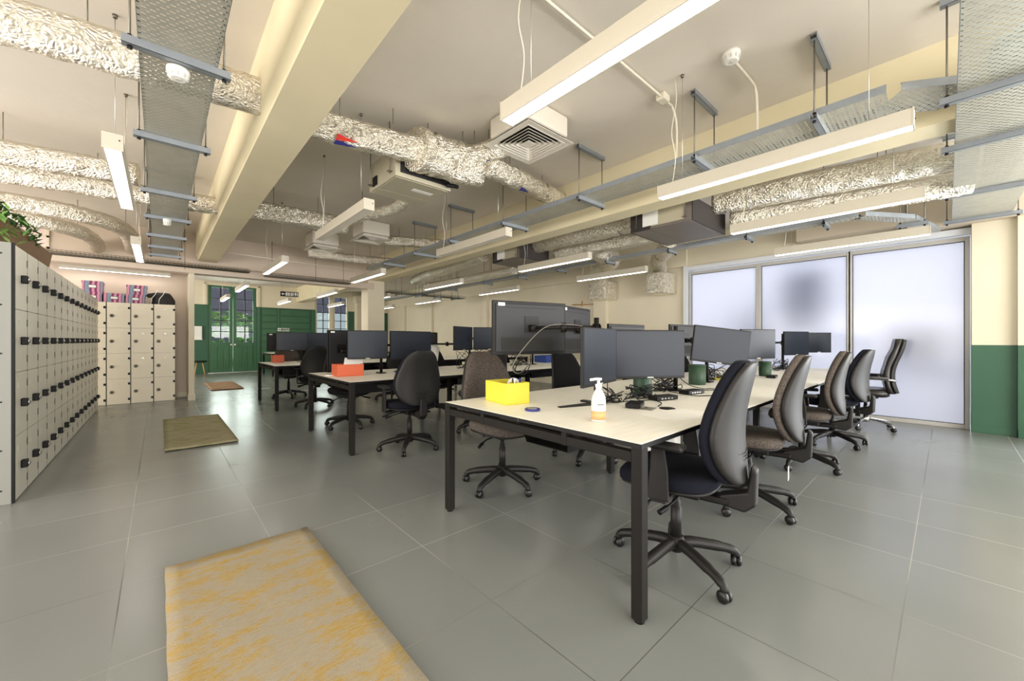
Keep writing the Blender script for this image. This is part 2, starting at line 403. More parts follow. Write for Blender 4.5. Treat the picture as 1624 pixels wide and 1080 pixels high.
# pipe boxing in front of the far wall (cream, with a moulded cap)
mb = MB(); mb.box(6.28, 6.62, 16.9, 17.2, 0, 3.05); mb.box(6.22, 6.68, 16.86, 17.2, 2.75, 3.05); struct('trim_9', mb, 'wall', bevel=.01)

# far wall: green below 2.40, cream above, with door and window openings
FY = 17.2
def wallpiece(mb, x0, x1, z0, z1):
    mb.cur = 1
    if z0 < 2.4: mb.box(x0, x1, FY, FY+.2, z0, min(2.4, z1))
    mb.cur = 0
    if z1 > 2.4: mb.box(x0, x1, FY, FY+.2, max(2.4, z0), z1)
mb = MB()
wallpiece(mb, -5, 1.258, 0, CZ); wallpiece(mb, 1.258, 2.682, 3.09, CZ); wallpiece(mb, 2.682, 4.72, 0, CZ)
wallpiece(mb, 4.72, 6.02, 0, 1.25); wallpiece(mb, 4.72, 6.02, 3.02, CZ); wallpiece(mb, 6.02, 8.05, 0, CZ)
struct('wall_far', mb, ['wall', 'green'])
# green boarding mouldings
mb = MB()
for x0, x1 in ((2.86, 3.34), (3.46, 4.5)):
    for k in range(9):
        z = .12+k*.25; mb.box(x0, x1, FY-.014, FY, z, z+.21)
mb.box(2.72, 2.80, FY-.03, FY, 0, 2.4); mb.box(4.58, 4.7, FY-.03, FY, 0, 2.4); mb.box(3.36, 3.44, FY-.02, FY, 0, 2.4)
struct('trim_10', mb, 'greendoor', bevel=.006)
mb = MB(); mb.box(1.14, 1.22, FY-.03, FY+.02, 2.4, 3.16); mb.box(2.72, 2.80, FY-.03, FY+.02, 2.4, 3.16); mb.box(1.14, 2.80, FY-.03, FY+.02, 3.12, 3.18)
struct('trim_11', mb, 'wall', bevel=.005)
def gdoor(idx, x0, x1, side):
    f = MB()
    f.box(x0, x0+.10, FY+.02, FY+.07, .02, 3.1); f.box(x1-.10, x1, FY+.02, FY+.07, .02, 3.1)
    f.box(x0+.1, x1-.1, FY+.02, FY+.07, .02, 1.08); f.box(x0+.1, x1-.1, FY+.02, FY+.07, 3.02, 3.1)
    f.box(x0+.1, x1-.1, FY+.005, FY+.02, .93, 1.06)
    d = struct('door_%d' % idx, f, 'greendoor', bevel=.004)
    p = MB(); n = 3; wv = (x1-x0-.2)/n
    for k in range(n): p.box(x0+.1+k*wv+.008, x0+.1+(k+1)*wv-.008, FY+.01, FY+.021, .16, .9)
    p.build('lower_panel', 'greendoor', d, bevel=.005)
    g = MB(); cx = (x0+x1)/2
    g.box(cx-.014, cx+.014, FY+.025, FY+.06, 1.08, 3.02)
    for k in range(1, 5): z = 1.08+k*(3.02-1.08)/5; g.box(x0+.1, x1-.1, FY+.03, FY+.055, z-.013, z+.013)
    g.build('glazing_bars', 'black', d)
    B(x0+.1, x1-.1, FY+.04, FY+.046, 1.08, 3.02).build('pane', 'glass', d)
    hx = x1-.05 if side > 0 else x0+.05
    T = Matrix.Rotation(PI/2, 4, 'X'); MB().lathe([(.012, 0), (.012, .03), (.03, .04), (.032, .055), (.02, .07)], (hx, FY+.02, 1.0), 14, T).build('knob', 'white', d)
gdoor(1, 1.26, 1.965, 1); gdoor(2, 1.975, 2.68, -1)
struct('trim_12', B(1.25, 2.70, FY-.03, FY+.0, 0, .022), 'silver')
struct('trim_17', B(1.22, 2.72, FY+.08, FY+.2, 0, .02), 'floor')
def twin(idx, x0, x1):
    f = MB(); f.box(x0, x0+.06, FY+.02, FY+.08, 1.25, 3.02); f.box(x1-.06, x1, FY+.02, FY+.08, 1.25, 3.02)
    f.box(x0+.06, x1-.06, FY+.02, FY+.08, 1.25, 1.31); f.box(x0+.06, x1-.06, FY+.02, FY+.08, 2.96, 3.02)
    d = struct('window_%d' % idx, f, 'wall', bevel=.004)
    g = MB(); cx = (x0+x1)/2; g.box(cx-.016, cx+.016, FY+.03, FY+.06, 1.31, 2.96)
    for k in range(1, 5): z = 1.31+k*.33; g.box(x0+.06, x1-.06, FY+.03, FY+.06, z-.013, z+.013)
    g.build('glazing_bars', 'black', d); B(x0+.06, x1-.06, FY+.042, FY+.048, 1.31, 2.96).build('pane', 'glass', d)
twin(4, 4.72, 5.32); twin(5, 5.42, 6.02); struct('trim_13', B(5.32, 5.42, FY, FY+.1, 1.25, 3.02), 'wall')
# high window in the pinkish downstand wall at far left
f = MB()
for x in (-2.06, -1.70, -1.36): f.box(x, x+.03, 9.745, 9.785, 2.64, 3.03)
for z in (2.64, 2.82, 3.0): f.box(-2.06, -1.33, 9.745, 9.785, z, z+.03)
o = struct('window_6', f, 'wall'); B(-2.04, -1.34, 9.76, 9.77, 2.66, 3.01).build('pane', mat('pane_pink_haze', 'EBD9D2', .25), o)
# outside the far doors
def foliage(name, label, cx, cy, cz, rx, ry, rz, n, size, m, cat='hedge'):
    mb = MB(); rnd = random.Random(len(label))
    for i in range(n):
        a = rnd.uniform(0, 2*PI); u = rnd.uniform(-1, 1); q = rnd.uniform(.4, 1)**.5
        p = Vector((cx+rx*q*math.cos(a)*math.sqrt(1-u*u), cy+ry*q*math.sin(a)*math.sqrt(1-u*u), cz+rz*u*q))
        s = size*rnd.uniform(.6, 1.3); R = Matrix.Rotation(rnd.uniform(0, 6.3), 4, 'Z') @ Matrix.Rotation(rnd.uniform(-1.2, 1.2), 4, 'X')
        vs = [p+(R @ Vector(v))*s for v in ((-.5, 0, 0), (0, .22, .06), (.6, 0, 0), (0, -.22, .06))]
        mb.add(vs, [(0, 1, 2, 3)])
    return tag(mb.build(name, m), label, cat)
foliage('hedge', 'sunlit green hedge outside the green double doors', 2.1, 20.2, 1.15, 2.8, .8, 1.2, 3200, .22, 'leafb')
street('neighbour_building', 'slate-grey building outside behind the hedge', 'building', [(-6, 12, 22.0, 22.5, -.02, 7.0)], 'slate')
street('low_wall', 'pale rendered wall outside the twin windows', 'wall', [(4.9, 9.5, 20.5, 20.9, 0, 2.5)], 'brickwhite')

# ------------------------------------------------------------ rugs
def rugthing(x0, x1, y0, y1, m, label):
    o = MB(); nx, ny = 12, 20
    vs = []; fs = []
    for j in range(ny+1):
        for i in range(nx+1):
            e = .0015*math.sin(j*1.9)*(1 if i in (0, nx) else 0)
            vs.append((x0+(x1-x0)*i/nx+e, y0+(y1-y0)*j/ny, .011+.0015*math.sin(i*1.3+j*.8)))
    for j in range(ny):
        for i in range(nx): a = j*(nx+1)+i; fs.append((a, a+1, a+nx+2, a+nx+1))
    o.add(vs, fs, True)
    r = o.build('rug', m); md = r.modifiers.new('solid', 'SOLIDIFY'); md.thickness = .01; md.offset = -1
    tag(r, label, 'rug')
rugthing(.02, .665, .75, 2.60, 'rug1', 'gold and cream mottled rug on the floor nearest the camera')
rugthing(.04, .67, 5.38, 7.50, 'rug2', 'olive green rug on the floor by the lockers')
rugthing(.88, 1.50, 11.2, 13.3, 'rug3', 'faded rust-brown rug near the green double doors')

# ------------------------------------------------------------ pendant lights
LZ = 2.30
def make_light(on=True, L=1.44):
    t = thing('pendant_light', '', 'light', (0, 0, LZ))
    h = L/2
    b = MB(); b.box(-.045, .045, -h, h, .012, .095); b.box(-.045, -.036, -h, h, 0, .014); b.box(.036, .045, -h, h, 0, .014)
    b.build('housing', 'lamp_body', t, bevel=.003)
    B(-.036, .036, -h+.006, h-.006, .002, .013).build('diffuser', 'lamp_on' if on else 'lamp_off', t)
    for s in (-1, 1):
        e = MB(); e.box(-.047, .047, s*h-.003, s*h+.003, -.001, .097); c = e.build('end_cap', 'lamp_body', t)
        MB().lathe([(.004, 0), (.004, .004)], (.03, s*(h+.003), .06), 8, Matrix.Rotation(-s*PI/2, 4, 'X')).build('screw', 'black', c)
        MB().tube([(0, s*(h-.18), .095), (0, s*(h-.18), CZ-LZ)], .0016, 5).build('suspension_wire', 'silver', t)
        MB().lathe([(.011, CZ-LZ-.02), (.014, CZ-LZ)], (0, s*(h-.18), 0), 10).build('ceiling_fixing', 'rod', t)
    MB().tube(smooth_path([(.0, h-.1, .095), (.01, h-.12, .3), (-.012, h-.1, .5), (.006, h-.13, .75), (0, h-.12, CZ-LZ)], 5), .003, 6).build('power_cable', 'conduit', t)
    return t
LX = [(-.21, 'above the locker aisle'), (1.37, 'above the desk ends'), (2.93, 'left of the long yellow beam'), (4.50, 'right of the long yellow beam'), (6.05, 'nearest the right wall')]
LY = [(.84, 'front row'), (4.08, 'second row'), (7.22, 'third row'), (10.55, 'fourth row beyond the cross beam'), (13.6, 'furthest row')]
lon = make_light(True); loff = None; used = False
for j, (y, yl) in enumerate(LY):
    for i, (x, xl) in enumerate(LX):
        if i == 0 and j > 1 and j != 2: continue
        if (i, j) == (1, 1): 
            loff = make_light(False); loff.location = (1.37, 4.12, LZ); loff['label'] = 'unlit white pendant light below the grey fan coil unit'; loff['group'] = 'linear pendant lights'; continue
        if (i, j) == (2, 1): dup(loff, (2.86, 3.95, LZ), 0, 'unlit white pendant light along the face of the long yellow beam', 'linear pendant lights'); continue
        lab = 'lit white pendant light %s, %s' % (xl, yl)
        if not used: lon.location = (x, y, LZ); lon['label'] = lab; lon['group'] = 'linear pendant lights'; used = True
        else:
            xx = {(2, 0): 3.03, (3, 0): 4.61, (4, 0): 6.22, (2, 2): 2.87, (2, 3): 3.16, (2, 4): 2.84, (3, 4): 4.36}.get((i, j), x)
            dup(lon, (xx, y, LZ), 0, lab, 'linear pendant lights')
dup(lon, (-.56, 10.2, 2.40), PI/2, 'lit pendant light hung crosswise above the back lockers', 'linear pendant lights')

# ------------------------------------------------------------ cable trays and trapeze hangers
def tray(name, label, p0, p1, width, m='tray', h=.05):
    # runs from p0 to p1; local Y along, built about its middle
    a = Vector(p0); b = Vector(p1); L = (b-a).length; d = b-a; rz = math.atan2(-d.x, d.y)
    mb = MB(); w = width/2
    mb.box(-w, w, -L/2, L/2, 0, .002)
    o = mb.build(name, m, None, (a+b)/2, (0, 0, rz)); tag(o, label, 'cable tray')
    f = MB()
    for s in (-1, 1):
        f.box(s*w-.001, s*w+.001, -L/2, L/2, 0, h); f.box(min(s*w, s*(w-.012)), max(s*w, s*(w-.012)), -L/2, L/2, h-.002, h)
    f.build('side_flange', 'steel', o)
    return o
def trapeze(label, c, half, along, group, ceil=True, zt=CZ, cc=None):
    # channel across the tray below it, two rods to a channel on the ceiling
    t = thing('trapeze_hanger', label, 'hanger', c, 0 if along == 'y' else PI/2, group)
    def chan(z0, z1, name, L):
        m = MB(); m.box(-L, L, -.02, -.018, z0, z1); m.box(-L, L, .018, .02, z0, z1); m.box(-L, L, -.02, .02, z0, z0+.002)
        return m.build(name, ['slotch'], t)
    chan(-.042, 0, 'bottom_channel', half+.03)
    H = zt-c[2]
    if ceil: chan(H-.042, H, 'ceiling_channel', half+.03)
    for s in (-1, 1):
        r = MB(); r.tube([(s*half, 0, -.06), (s*half, 0, H-.003)], .0055, 6); r.build('rod', 'rod', t)
    n = MB()
    for s in (-1, 1): n.lathe([(.011, -.058), (.011, -.044)], (s*half, 0, 0), 6); n.lathe([(.011, .001), (.011, .012)], (s*half, 0, 0), 6)
    n.build('nuts', 'blackm', t)
    return t
LT = 2.66
tray('cable_tray', 'wide perforated steel cable tray hung over the locker aisle', (.08, .2, LT), (.08, 9.3, LT), .32)
for k, y in enumerate((1.5, 2.72, 3.9, 5.3, 6.4, 7.5, 8.4, 9.2)):
    trapeze('steel trapeze hanger under the wide aisle tray, %s from the camera' % ORD[k], (.08, y, LT), .19, 'y', 'hangers of the aisle tray')
LT2 = 2.68
tray('cable_tray', 'long perforated cable tray hung beside the yellow beam', (3.50, .25, LT2), (3.50, 8.4, LT2), .34)
tray('cable_tray', 'short angled cable tray joining the long tray near the ceiling fixing', (3.50, .27, LT2), (3.72, -.05, LT2+.001), .30)
for k, y in enumerate((.22, .60, 1.40, 2.60, 3.83, 5.05, 6.19, 7.4)):
    if k == 0: continue
    trapeze('trapeze hanger of the long tray beside the yellow beam, %s from the right' % ORD[k-1], (3.50, y, LT2), .205, 'y', 'hangers of the long tray')
tray('cable_tray', 'broad perforated cable tray at upper right running to the window wall', (1.6, -.27, 2.62), (7.4, -.27, 2.62), .46)
for k, x in enumerate((3.55, 4.46, 5.92, 7.2)):
    trapeze('steel hanger under the broad upper right tray, %s from the left' % ORD[k], (x, -.27, 2.62), .27, 'x', 'hangers of the broad right tray')
L3 = 2.52
tray('cable_tray', 'narrow cable tray in front of the right wall above the windows', (5.80, .65, L3), (5.80, 13.5, L3), .16)
tray('cable_tray', 'short angled narrow tray ending near the right frosted window', (5.80, .66, L3), (6.35, .30, L3), .15)
tray('cable_tray', 'end length of narrow tray meeting the broad right tray', (6.35, .30, L3+.001), (7.3, .12, L3+.001), .14)
for k, y in enumerate((.95, 1.75, 2.8, 3.9, 5.0, 6.1, 7.3, 8.8, 10.4)):
    trapeze('small hanger of the narrow right tray, %s from the right' % ORD[k], (5.80, y, L3), .115, 'y', 'hangers of the narrow right tray', ceil=False)
trapeze('single hanger at the elbow of the narrow right tray', (6.5, .27, L3), .1, 'x', 'hangers of the narrow right tray', ceil=False)
# wire basket along the cross beam
def basket(label, x0, x1, y, z, wd=.16):
    m = MB()
    for yy, zz in ((y-wd/2, z+.06), (y-wd/2, z), (y-wd/4, z), (y, z), (y+wd/4, z), (y+wd/2, z), (y+wd/2, z+.06), (y-wd/2, z+.03)): m.tube([(x0, yy, zz), (x1, yy, zz)], .0035, 4)
    n = int((x1-x0)/.05)
    for i in range(n+1):
        x = x0+i*.05; m.tube([(x, y-wd/2, z+.06), (x, y-wd/2, z), (x, y+wd/2, z), (x, y+wd/2, z+.06)], .0032, 4, False)
    o = m.build('wire_basket_tray', 'rod'); tag(o, label, 'cable tray')
    c = MB()
    for k in range(4): c.tube([(x0, y-.04+k*.025, z+.012), ((x0+x1)/2, y-.03+k*.02, z+.014), (x1, y-.04+k*.025, z+.012)], .008, 6)
    c.build('cable_run', 'rod', o)
    return o
basket('wire basket tray along the cross beam over the lockers', -4.2, 1.35, 9.45, 2.52)
basket('wire basket tray along the cross beam near the column', 1.62, 3.35, 9.45, 2.48)
basket('wire basket tray crossing the far ceiling right of the column', 4.45, 6.9, 9.9, 2.42, .3)
for k, (x, y) in enumerate(((4.8, 9.9), (5.4, 9.9), (6.0, 9.9), (6.6, 9.9))):
    trapeze('hanger of the far basket tray right of the column, %s from the left' % ORD[k], (x, y, 2.42), .17, 'x', 'hangers of the far basket tray', ceil=False)
for k, x in enumerate((.35, 1.75, 2.6, 3.2)):
    o = MB(); o.tube([(0, 0, -.03), (0, 0, CZ-2.50)], .005, 6)
    r = o.build('threaded_drop_rod', 'rod', None, (x, 9.45, 2.50)); tag(r, 'steel drop rod holding the basket tray on the cross beam, %s from the left' % ORD[k], 'rod', 'drop rods of the basket trays')

# ------------------------------------------------------------ foil ducts
def duct(label, pts, r, bands=(), labels=(), m='foil', smooth=True, name='foil_duct', seed=0, k=10):
    P = smooth_path(pts, k) if smooth else [Vector(p) for p in pts]
    # resample
    Q = [P[0]]; 
    for p in P[1:]:
        while (p-Q[-1]).length > .05: Q.append(Q[-1]+(p-Q[-1]).normalized()*.05)
    rnd = random.Random(seed+len(Q)); n = 22
    mb = MB(); mb.tube(Q, r, n)
    for i in range(len(Q)):
        for kx in range(n):
            j = i*n+kx; v = Vector(mb.v[j]); d = (v-Q[i]).normalized()
            mb.v[j] = tuple(v+d*rnd.uniform(-.008, .008)*r/.12)
    o = mb.build(name, m); tag(o, label, 'duct')
    N = len(Q)
    for b in (.28, .72):
        q = Q[int(b*(N-1))]
        if q.z > 2.4: MB().tube([(q.x, q.y, q.z+r*.9 if not isinstance(r, list) else q.z), (q.x, q.y, CZ)], .0035, 5).build('hanging_rod', 'rod', o)
    for b in bands:
        i = max(1, min(N-2, int(b*N))); d = (Q[i+1]-Q[i-1]).normalized()*.025
        t = MB().tube([Q[i]-d, Q[i]+d], r*1.035, 22, False).build('foil_band', m, o)
    for (b, ang, kind) in labels:
        i = max(1, min(N-4, int(b*N))); d = (Q[i+1]-Q[i-1]).normalized(); a = d.cross(Vector((0, 0, 1))).normalized()
        pts2 = []
        for s, q in ((0, -.22), (.17, .0), (0, .22)): pts2.append(Q[i]+d*s+(a*math.cos(ang+q)+Vector((0, 0, 1))*math.sin(ang+q))*(r*1.08))
        pts3 = [Q[i]+d*s+(a*math.cos(ang+q)+Vector((0, 0, 1))*math.sin(ang+q))*(r*1.12) for s, q in ((0, -.22), (.17, .0), (0, .22))]
        mm = MB(); mm.add(pts2+pts3, [(0, 1, 2), (5, 4, 3), (0, 3, 4, 1), (1, 4, 5, 2), (2, 5, 3, 0)]); mm.build('tape_arrow', kind, o)
    return o
duct('foil-wrapped duct crossing over the wide tray nearest the camera', [(-2.6, 3.55, 2.84), (-1.0, 3.42, 2.86), (0, 3.3, 2.87), (.6, 3.25, 2.87)], .12, (.3, .55, .8), seed=1)
duct('foil-wrapped duct stopping just left of the wide tray', [(-3.2, 5.85, 2.85), (-1.0, 5.72, 2.86), (-.16, 5.62, 2.87)], .11, (.3, .62, .85), seed=2)
duct('foil-wrapped duct passing behind the wide tray into the left beam', [(-3.2, 6.45, 2.82), (-1.0, 6.32, 2.84), (.6, 6.15, 2.84)], .105, (.35, .6), ((.42, -1.0, 'purple'),), seed=3)
duct('foil-wrapped duct ending at the far left wall, upper one', [(-3.6, 7.6, 2.84), (-1.4, 7.62, 2.84), (-.7, 7.75, 2.82), (-.38, 8.3, 2.8), (-.35, 9.72, 2.78)], .105, (.3,), seed=4)
duct('foil-wrapped duct ending at the far left wall, lower one', [(-3.6, 8.15, 2.78), (-1.5, 8.2, 2.78), (-1.0, 8.4, 2.76), (-.8, 8.9, 2.75), (-.78, 9.72, 2.74)], .10, (.3,), ((.35, -1.2, 'purple'),), seed=5)
duct('foil duct running from the left beam to the grey fan coil unit', [(.80, 3.33, 2.86), (1.2, 3.33, 2.88), (1.6, 3.30, 2.90), (1.9, 3.25, 2.92)], .115, (.35,), ((.22, -.9, 'red'), (.24, -1.3, 'purple')), seed=6)
duct('bulging foil plenum duct beside the grey fan coil unit', [(1.75, 3.28, 2.92), (1.95, 3.3, 2.93), (2.2, 3.22, 2.9), (2.45, 3.1, 2.9)], [.12]*0 or .19, (.3, .6), seed=7)
duct('foil branch duct feeding the large square diffuser', [(2.25, 3.2, 2.95), (2.4, 3.0, 3.0), (2.5, 2.85, 3.05)], .10, (.5,), ((.3, -1.2, 'purple'),), seed=8)
duct('foil duct running from the bulging plenum to the yellow beam', [(2.4, 3.1, 2.92), (2.9, 3.2, 2.95), (3.4, 3.35, 3.0), (4.05, 3.5, 3.04)], .115, (.3, .7), ((.35, -1.2, 'purple'),), seed=9)
duct('smooth foil duct right of the left beam, further back', [(.80, 6.12, 2.87), (1.3, 6.08, 2.88), (2.1, 6.05, 2.88)], .12, (.4, .8), seed=10)
duct('flexible pale foil hose below the grey fan coil unit', [(2.15, 4.1, 2.80), (2.2, 4.7, 2.82), (2.1, 5.4, 2.88), (2.0, 6.0, 2.88)], .07, (.3, .6), seed=11)
duct('slim foil duct along the far ceiling beside the small diffuser', [(2.2, 8.5, 2.90), (3.0, 8.4, 2.88), (3.9, 8.3, 2.9)], .09, (.3, .7), seed=12)
duct('foil duct leaving the middle diffuser towards the yellow beam', [(3.05, 6.85, 2.98), (3.4, 6.7, 2.98), (4.05, 6.5, 3.0)], .09, (.5,), seed=13)
duct('upper of two foil ducts above the right windows', [(5.15, 1.95, 2.86), (5.3, 1.0, 2.86), (5.5, -.2, 2.86)], .14, (.2, .5), ((.3, 2.4, 'purple'),), seed=14)
duct('lower of two foil ducts above the right windows', [(5.42, 1.85, 2.68), (5.62, 1.0, 2.68), (5.8, -.18, 2.68)], .12, (.25, .5), seed=15)
duct('upper foil duct between the two dark fan coil units', [(4.85, 4.75, 2.80), (4.85, 4.0, 2.80), (4.9, 3.2, 2.80), (4.95, 2.65, 2.82)], .14, (.25, .5, .75), seed=16)
duct('lower foil duct between the two dark fan coil units', [(5.2, 4.6, 2.68), (5.25, 4.0, 2.68), (5.3, 3.2, 2.68), (5.3, 2.6, 2.70)], .12, (.3, .6), seed=17)
duct('large curved foil elbow turning to the right wall', [(5.3, 3.9, 2.75), (5.7, 3.98, 2.66), (6.15, 4.12, 2.64), (6.65, 4.6, 2.66), (7.05, 5.05, 2.72), (7.4, 5.25, 2.68), (7.5, 5.25, 2.50)], .17, (.2, .5), seed=18)
duct('foil branch duct dropping beside the left frosted window', [(5.6, 2.72, 2.66), (6.3, 3.1, 2.72), (7.1, 3.7, 2.70), (7.45, 3.85, 2.62), (7.5, 3.87, 2.51)], .14, (.3, .6), seed=19)
duct('foil duct behind the furthest fan coil unit near the column', [(4.6, 5.9, 2.78), (4.7, 6.8, 2.76), (4.8, 8.2, 2.74), (5.0, 9.4, 2.72)], .12, (.2, .4, .6, .8), seed=20)
duct('slim foil duct over the far right trays', [(5.5, 6.0, 2.62), (5.5, 7.0, 2.62), (5.4, 8.3, 2.6), (5.3, 9.2, 2.6)], .09, (.3, .6), seed=21)
duct('bluish foil-wrapped duct crossing above the broad upper right tray', [(3.6, -.28, 2.80), (4.3, -.32, 2.80), (5.2, -.34, 2.80), (7.3, -.36, 2.80)], .12, (.2, .5, .8), m='foilc', seed=22)
# square foil boxes on the wall grilles
for k, (y0, y1, z0, lab) in enumerate(((5.02, 5.48, 2.07, 'square foil-wrapped box on the right wall under the curved elbow'), (3.66, 4.08, 2.08, 'square foil-wrapped box on the right wall beside the left window'))):
    mb = MB(); n = 8; rnd = random.Random(k)
    mb.box(7.28, 7.79, y0, y1, z0, z0+.42)
    o = mb.build('duct_terminal_box', 'foil', bevel=.03, seg=3); tag(o, lab, 'duct box')
    B(7.27, 7.29, y0+.05, y1-.05, z0+.05, z0+.37).build('foil_patch', 'foil', o, bevel=.006)

# ------------------------------------------------------------ fan coil units
def fcu(label, x0, x1, y0, y1, z0, z1, m, ex):
    t = thing('fan_coil_unit', label, 'air conditioning unit', ((x0+x1)/2, (y0+y1)/2, z0))
    hx, hy, H = (x1-x0)/2, (y1-y0)/2, z1-z0
    B(-hx, hx, -hy, hy, 0, H).build('casing', m, t, bevel=.004)
    B(-hx+.02, hx-.02, -hy+.03, hy*.35, -.004, 0).build('access_panel', m, t)
    B(-hx+.02, hx-.02, hy*.38, hy-.02, -.004, 0).build('access_panel', m, t)
    ex(t, hx, hy, H)
    r = MB()
    for sx in (-1, 1):
        for sy in (-1, 1): r.tube([(sx*(hx+.02), sy*(hy-.08), .03), (sx*(hx+.02), sy*(hy-.08), CZ-z0)], .005, 6); r.box(sx*(hx+.02)-.022, sx*(hx+.02)+.022, sy*(hy-.08)-.02, sy*(hy-.08)+.02, .05, .055)
    r.build('hanging_rods', 'rod', t)
    return t
def ex1(t, hx, hy, H):
    B(-.02, hx-.1, -.12, -.06, -.006, -.003).build('white_label', 'tag', t)
    B(-hx-.012, -hx, .1, .2, .03, .12).build('cable_box', 'black', t)
    B(-hx+.05, hx-.02, -hy-.012, -hy, .04, H-.03).build('air_opening', 'void', t)
    MB().tube(smooth_path([(hx-.08, -hy-.05, .03), (hx+.0, -hy-.05, .04), (hx+.07, -hy-.01, .06)], 4), .022, 8).build('pipe_insulation', 'black', t)
fcu('light grey fan coil unit hung beside the bulging foil duct', 1.64, 2.25, 3.45, 4.06, 2.70, 2.98, 'fcu', ex1)
def ex2(t, hx, hy, H):
    B(-hx-.012, -hx, -hy+.08, hy-.28, .03, H-.03).build('control_box', 'fcu', t)
    B(-hx-.016, -hx-.012, .02, .22, .04, H-.06).build('white_label', 'tag', t)
    B(-hx-.006, -hx, hy-.26, hy-.0, .0, H).build('insulated_panel', 'fcub', t)
    B(-hx, hx, hy, hy+.012, .0, H).build('insulated_panel', 'fcub', t)
    B(-hx, hx, -hy-.012, -hy, .0, H).build('insulated_panel', 'fcub', t)
fcu('large dark fan coil unit with control box beside the yellow beam', 4.52, 5.50, 1.95, 2.72, 2.53, 2.80, 'fcud', ex2)
fcu('further dark fan coil unit hung past the yellow beam', 4.45, 5.15, 4.75, 5.45, 2.53, 2.80, 'fcud', ex2)

# ------------------------------------------------------------ square diffusers
def diffuser(label, cx, cy, z, s, plenum=True, m='white'):
    t = thing('square_diffuser', label, 'air diffuser', (cx, cy, z)); h = s/2
    def ring(mb, a, b, z0, z1, th=.004):
        # truncated pyramid ring: outer half-size a at z0, inner b at z1
        vs = [(-a, -a, z0), (a, -a, z0), (a, a, z0), (-a, a, z0), (-b, -b, z1), (b, -b, z1), (b, b, z1), (-b, b, z1)]
        vs += [(x, y, q+th) for x, y, q in vs]
        fs = []
        for k in range(4):
            k2 = (k+1) % 4; fs += [(k, k2, 4+k2, 4+k), (8+k2, 8+k, 12+k, 12+k2), (k, 8+k, 8+k2, k2), (4+k, 4+k2, 12+k2, 12+k)]
        mb.add(vs, fs)
    f = MB(); ring(f, h, h-.055, 0, .004); ring(f, h-.055, h-.06, .0, .05); f.build('frame', 'diff', t)
    b = MB()
    for k in range(6):
        a = h-.062-k*.036
        ring(b, a, a-.030, .0, .03)
    b.build('blades', 'diff', t); B(-.045, .045, -.045, .045, 0, .01).build('centre_plate', 'diff', t)
    B(-h+.055, h-.055, -h+.055, h-.055, .052, .056).build('dark_core', 'void', t)
    if plenum: B(-h+.035, h-.035, -h+.035, h-.035, .058, CZ-z-.005).build('plenum_box', 'diff', t, bevel=.02)
    return t
diffuser('large square ceiling diffuser beside the nearest pendant light', 2.55, 2.60, 2.97, .585)
diffuser('small far square diffuser above the cross beam basket tray', 2.36, 8.15, 2.92, .55)
diffuser('middle square diffuser behind the grey fan coil unit', 2.80, 6.85, 2.93, .55)
# ------------------------------------------------------------ detectors and conduits
def detector(label, loc, r=.05, up=.05):
    t = thing('smoke_detector', label, 'detector', loc)
    MB().lathe([(r*.6, -up*1.1), (r*.85, -up), (r*.9, -up*.5), (r, -up*.45), (r, 0)], (0, 0, 0), 20).build('body', 'white', t)
    g = MB()
    for k in range(10):
        a = k*PI/5; g.box(-.004, .004, r*.84, r*.93, -up*.95, -up*.55, Matrix.Rotation(a, 4, 'Z'))
    g.build('vents', 'lockside', t)
    MB().lathe([(.012, -up*1.16), (.012, -up*1.08)], (0, 0, 0), 12).build('test_button', 'lockside', t)
detector('white round detector on the wide aisle tray near the camera', (.075, 2.78, LT-.045))
detector('small white detector on the wide aisle tray further back', (.07, 6.3, LT-.045), .04, .07)
detector('white smoke detector on the ceiling with a bent conduit', (3.06, 1.04, CZ), .06, .06)
tag(MB().tube(smooth_path([(3.10, 1.04, 3.19), (3.45, 1.03, 3.19), (3.56, 1.03, 3.17), (3.6, 1.03, 3.05), (3.6, 1.03, LT2+.05)], 6), .011, 8).build('conduit', 'conduit'), 'cream conduit bending down from the ceiling smoke detector', 'conduit')
c = MB().tube(smooth_path([(1.2, 1.61, 3.19), (2.2, 1.6, 3.19), (3.2, 1.6, 3.19), (3.33, 1.6, 3.17), (3.4, 1.6, 3.05), (3.4, 1.6, LT2+.05)], 6), .010, 8).build('conduit', 'conduit')
tag(c, 'long cream conduit crossing the ceiling over the nearest light', 'conduit'); B(3.10, 3.20, 1.56, 1.64, 3.16, 3.2195).build('junction_box', 'conduit', c, bevel=.01)
tag(MB().tube([(.85, 8.9, 2.78), (2.0, 8.9, 2.75), (4.02, 8.9, 2.72)], .008, 6).build('conduit', 'conduit'), 'thin grey pipe along the wall above the basket tray', 'conduit')
c = MB().tube([(.97, 6.9, 3.165), (.97, 8.6, 3.165)], .05, 12).build('drain_pipe', 'wall'); tag(c, 'cream pipe running beside the right face of the left beam', 'pipe')
MB().tube([(.97, 7.6, 3.162), (.97, 7.66, 3.162)], .058, 12).build('pipe_collar', 'wall', c)
g = MB(); g.tube([(7.72, 5.62, 2.02), (7.72, 6.0, 2.03), (7.72, 6.3, 2.05)], .012, 8); g.tube([(7.72, 6.0, 1.98), (7.72, 6.0, 2.12)], .015, 8); tag(g.build('gas_pipe', 'woodl'), 'short brass-coloured pipe on the right wall beside the foil box', 'pipe')

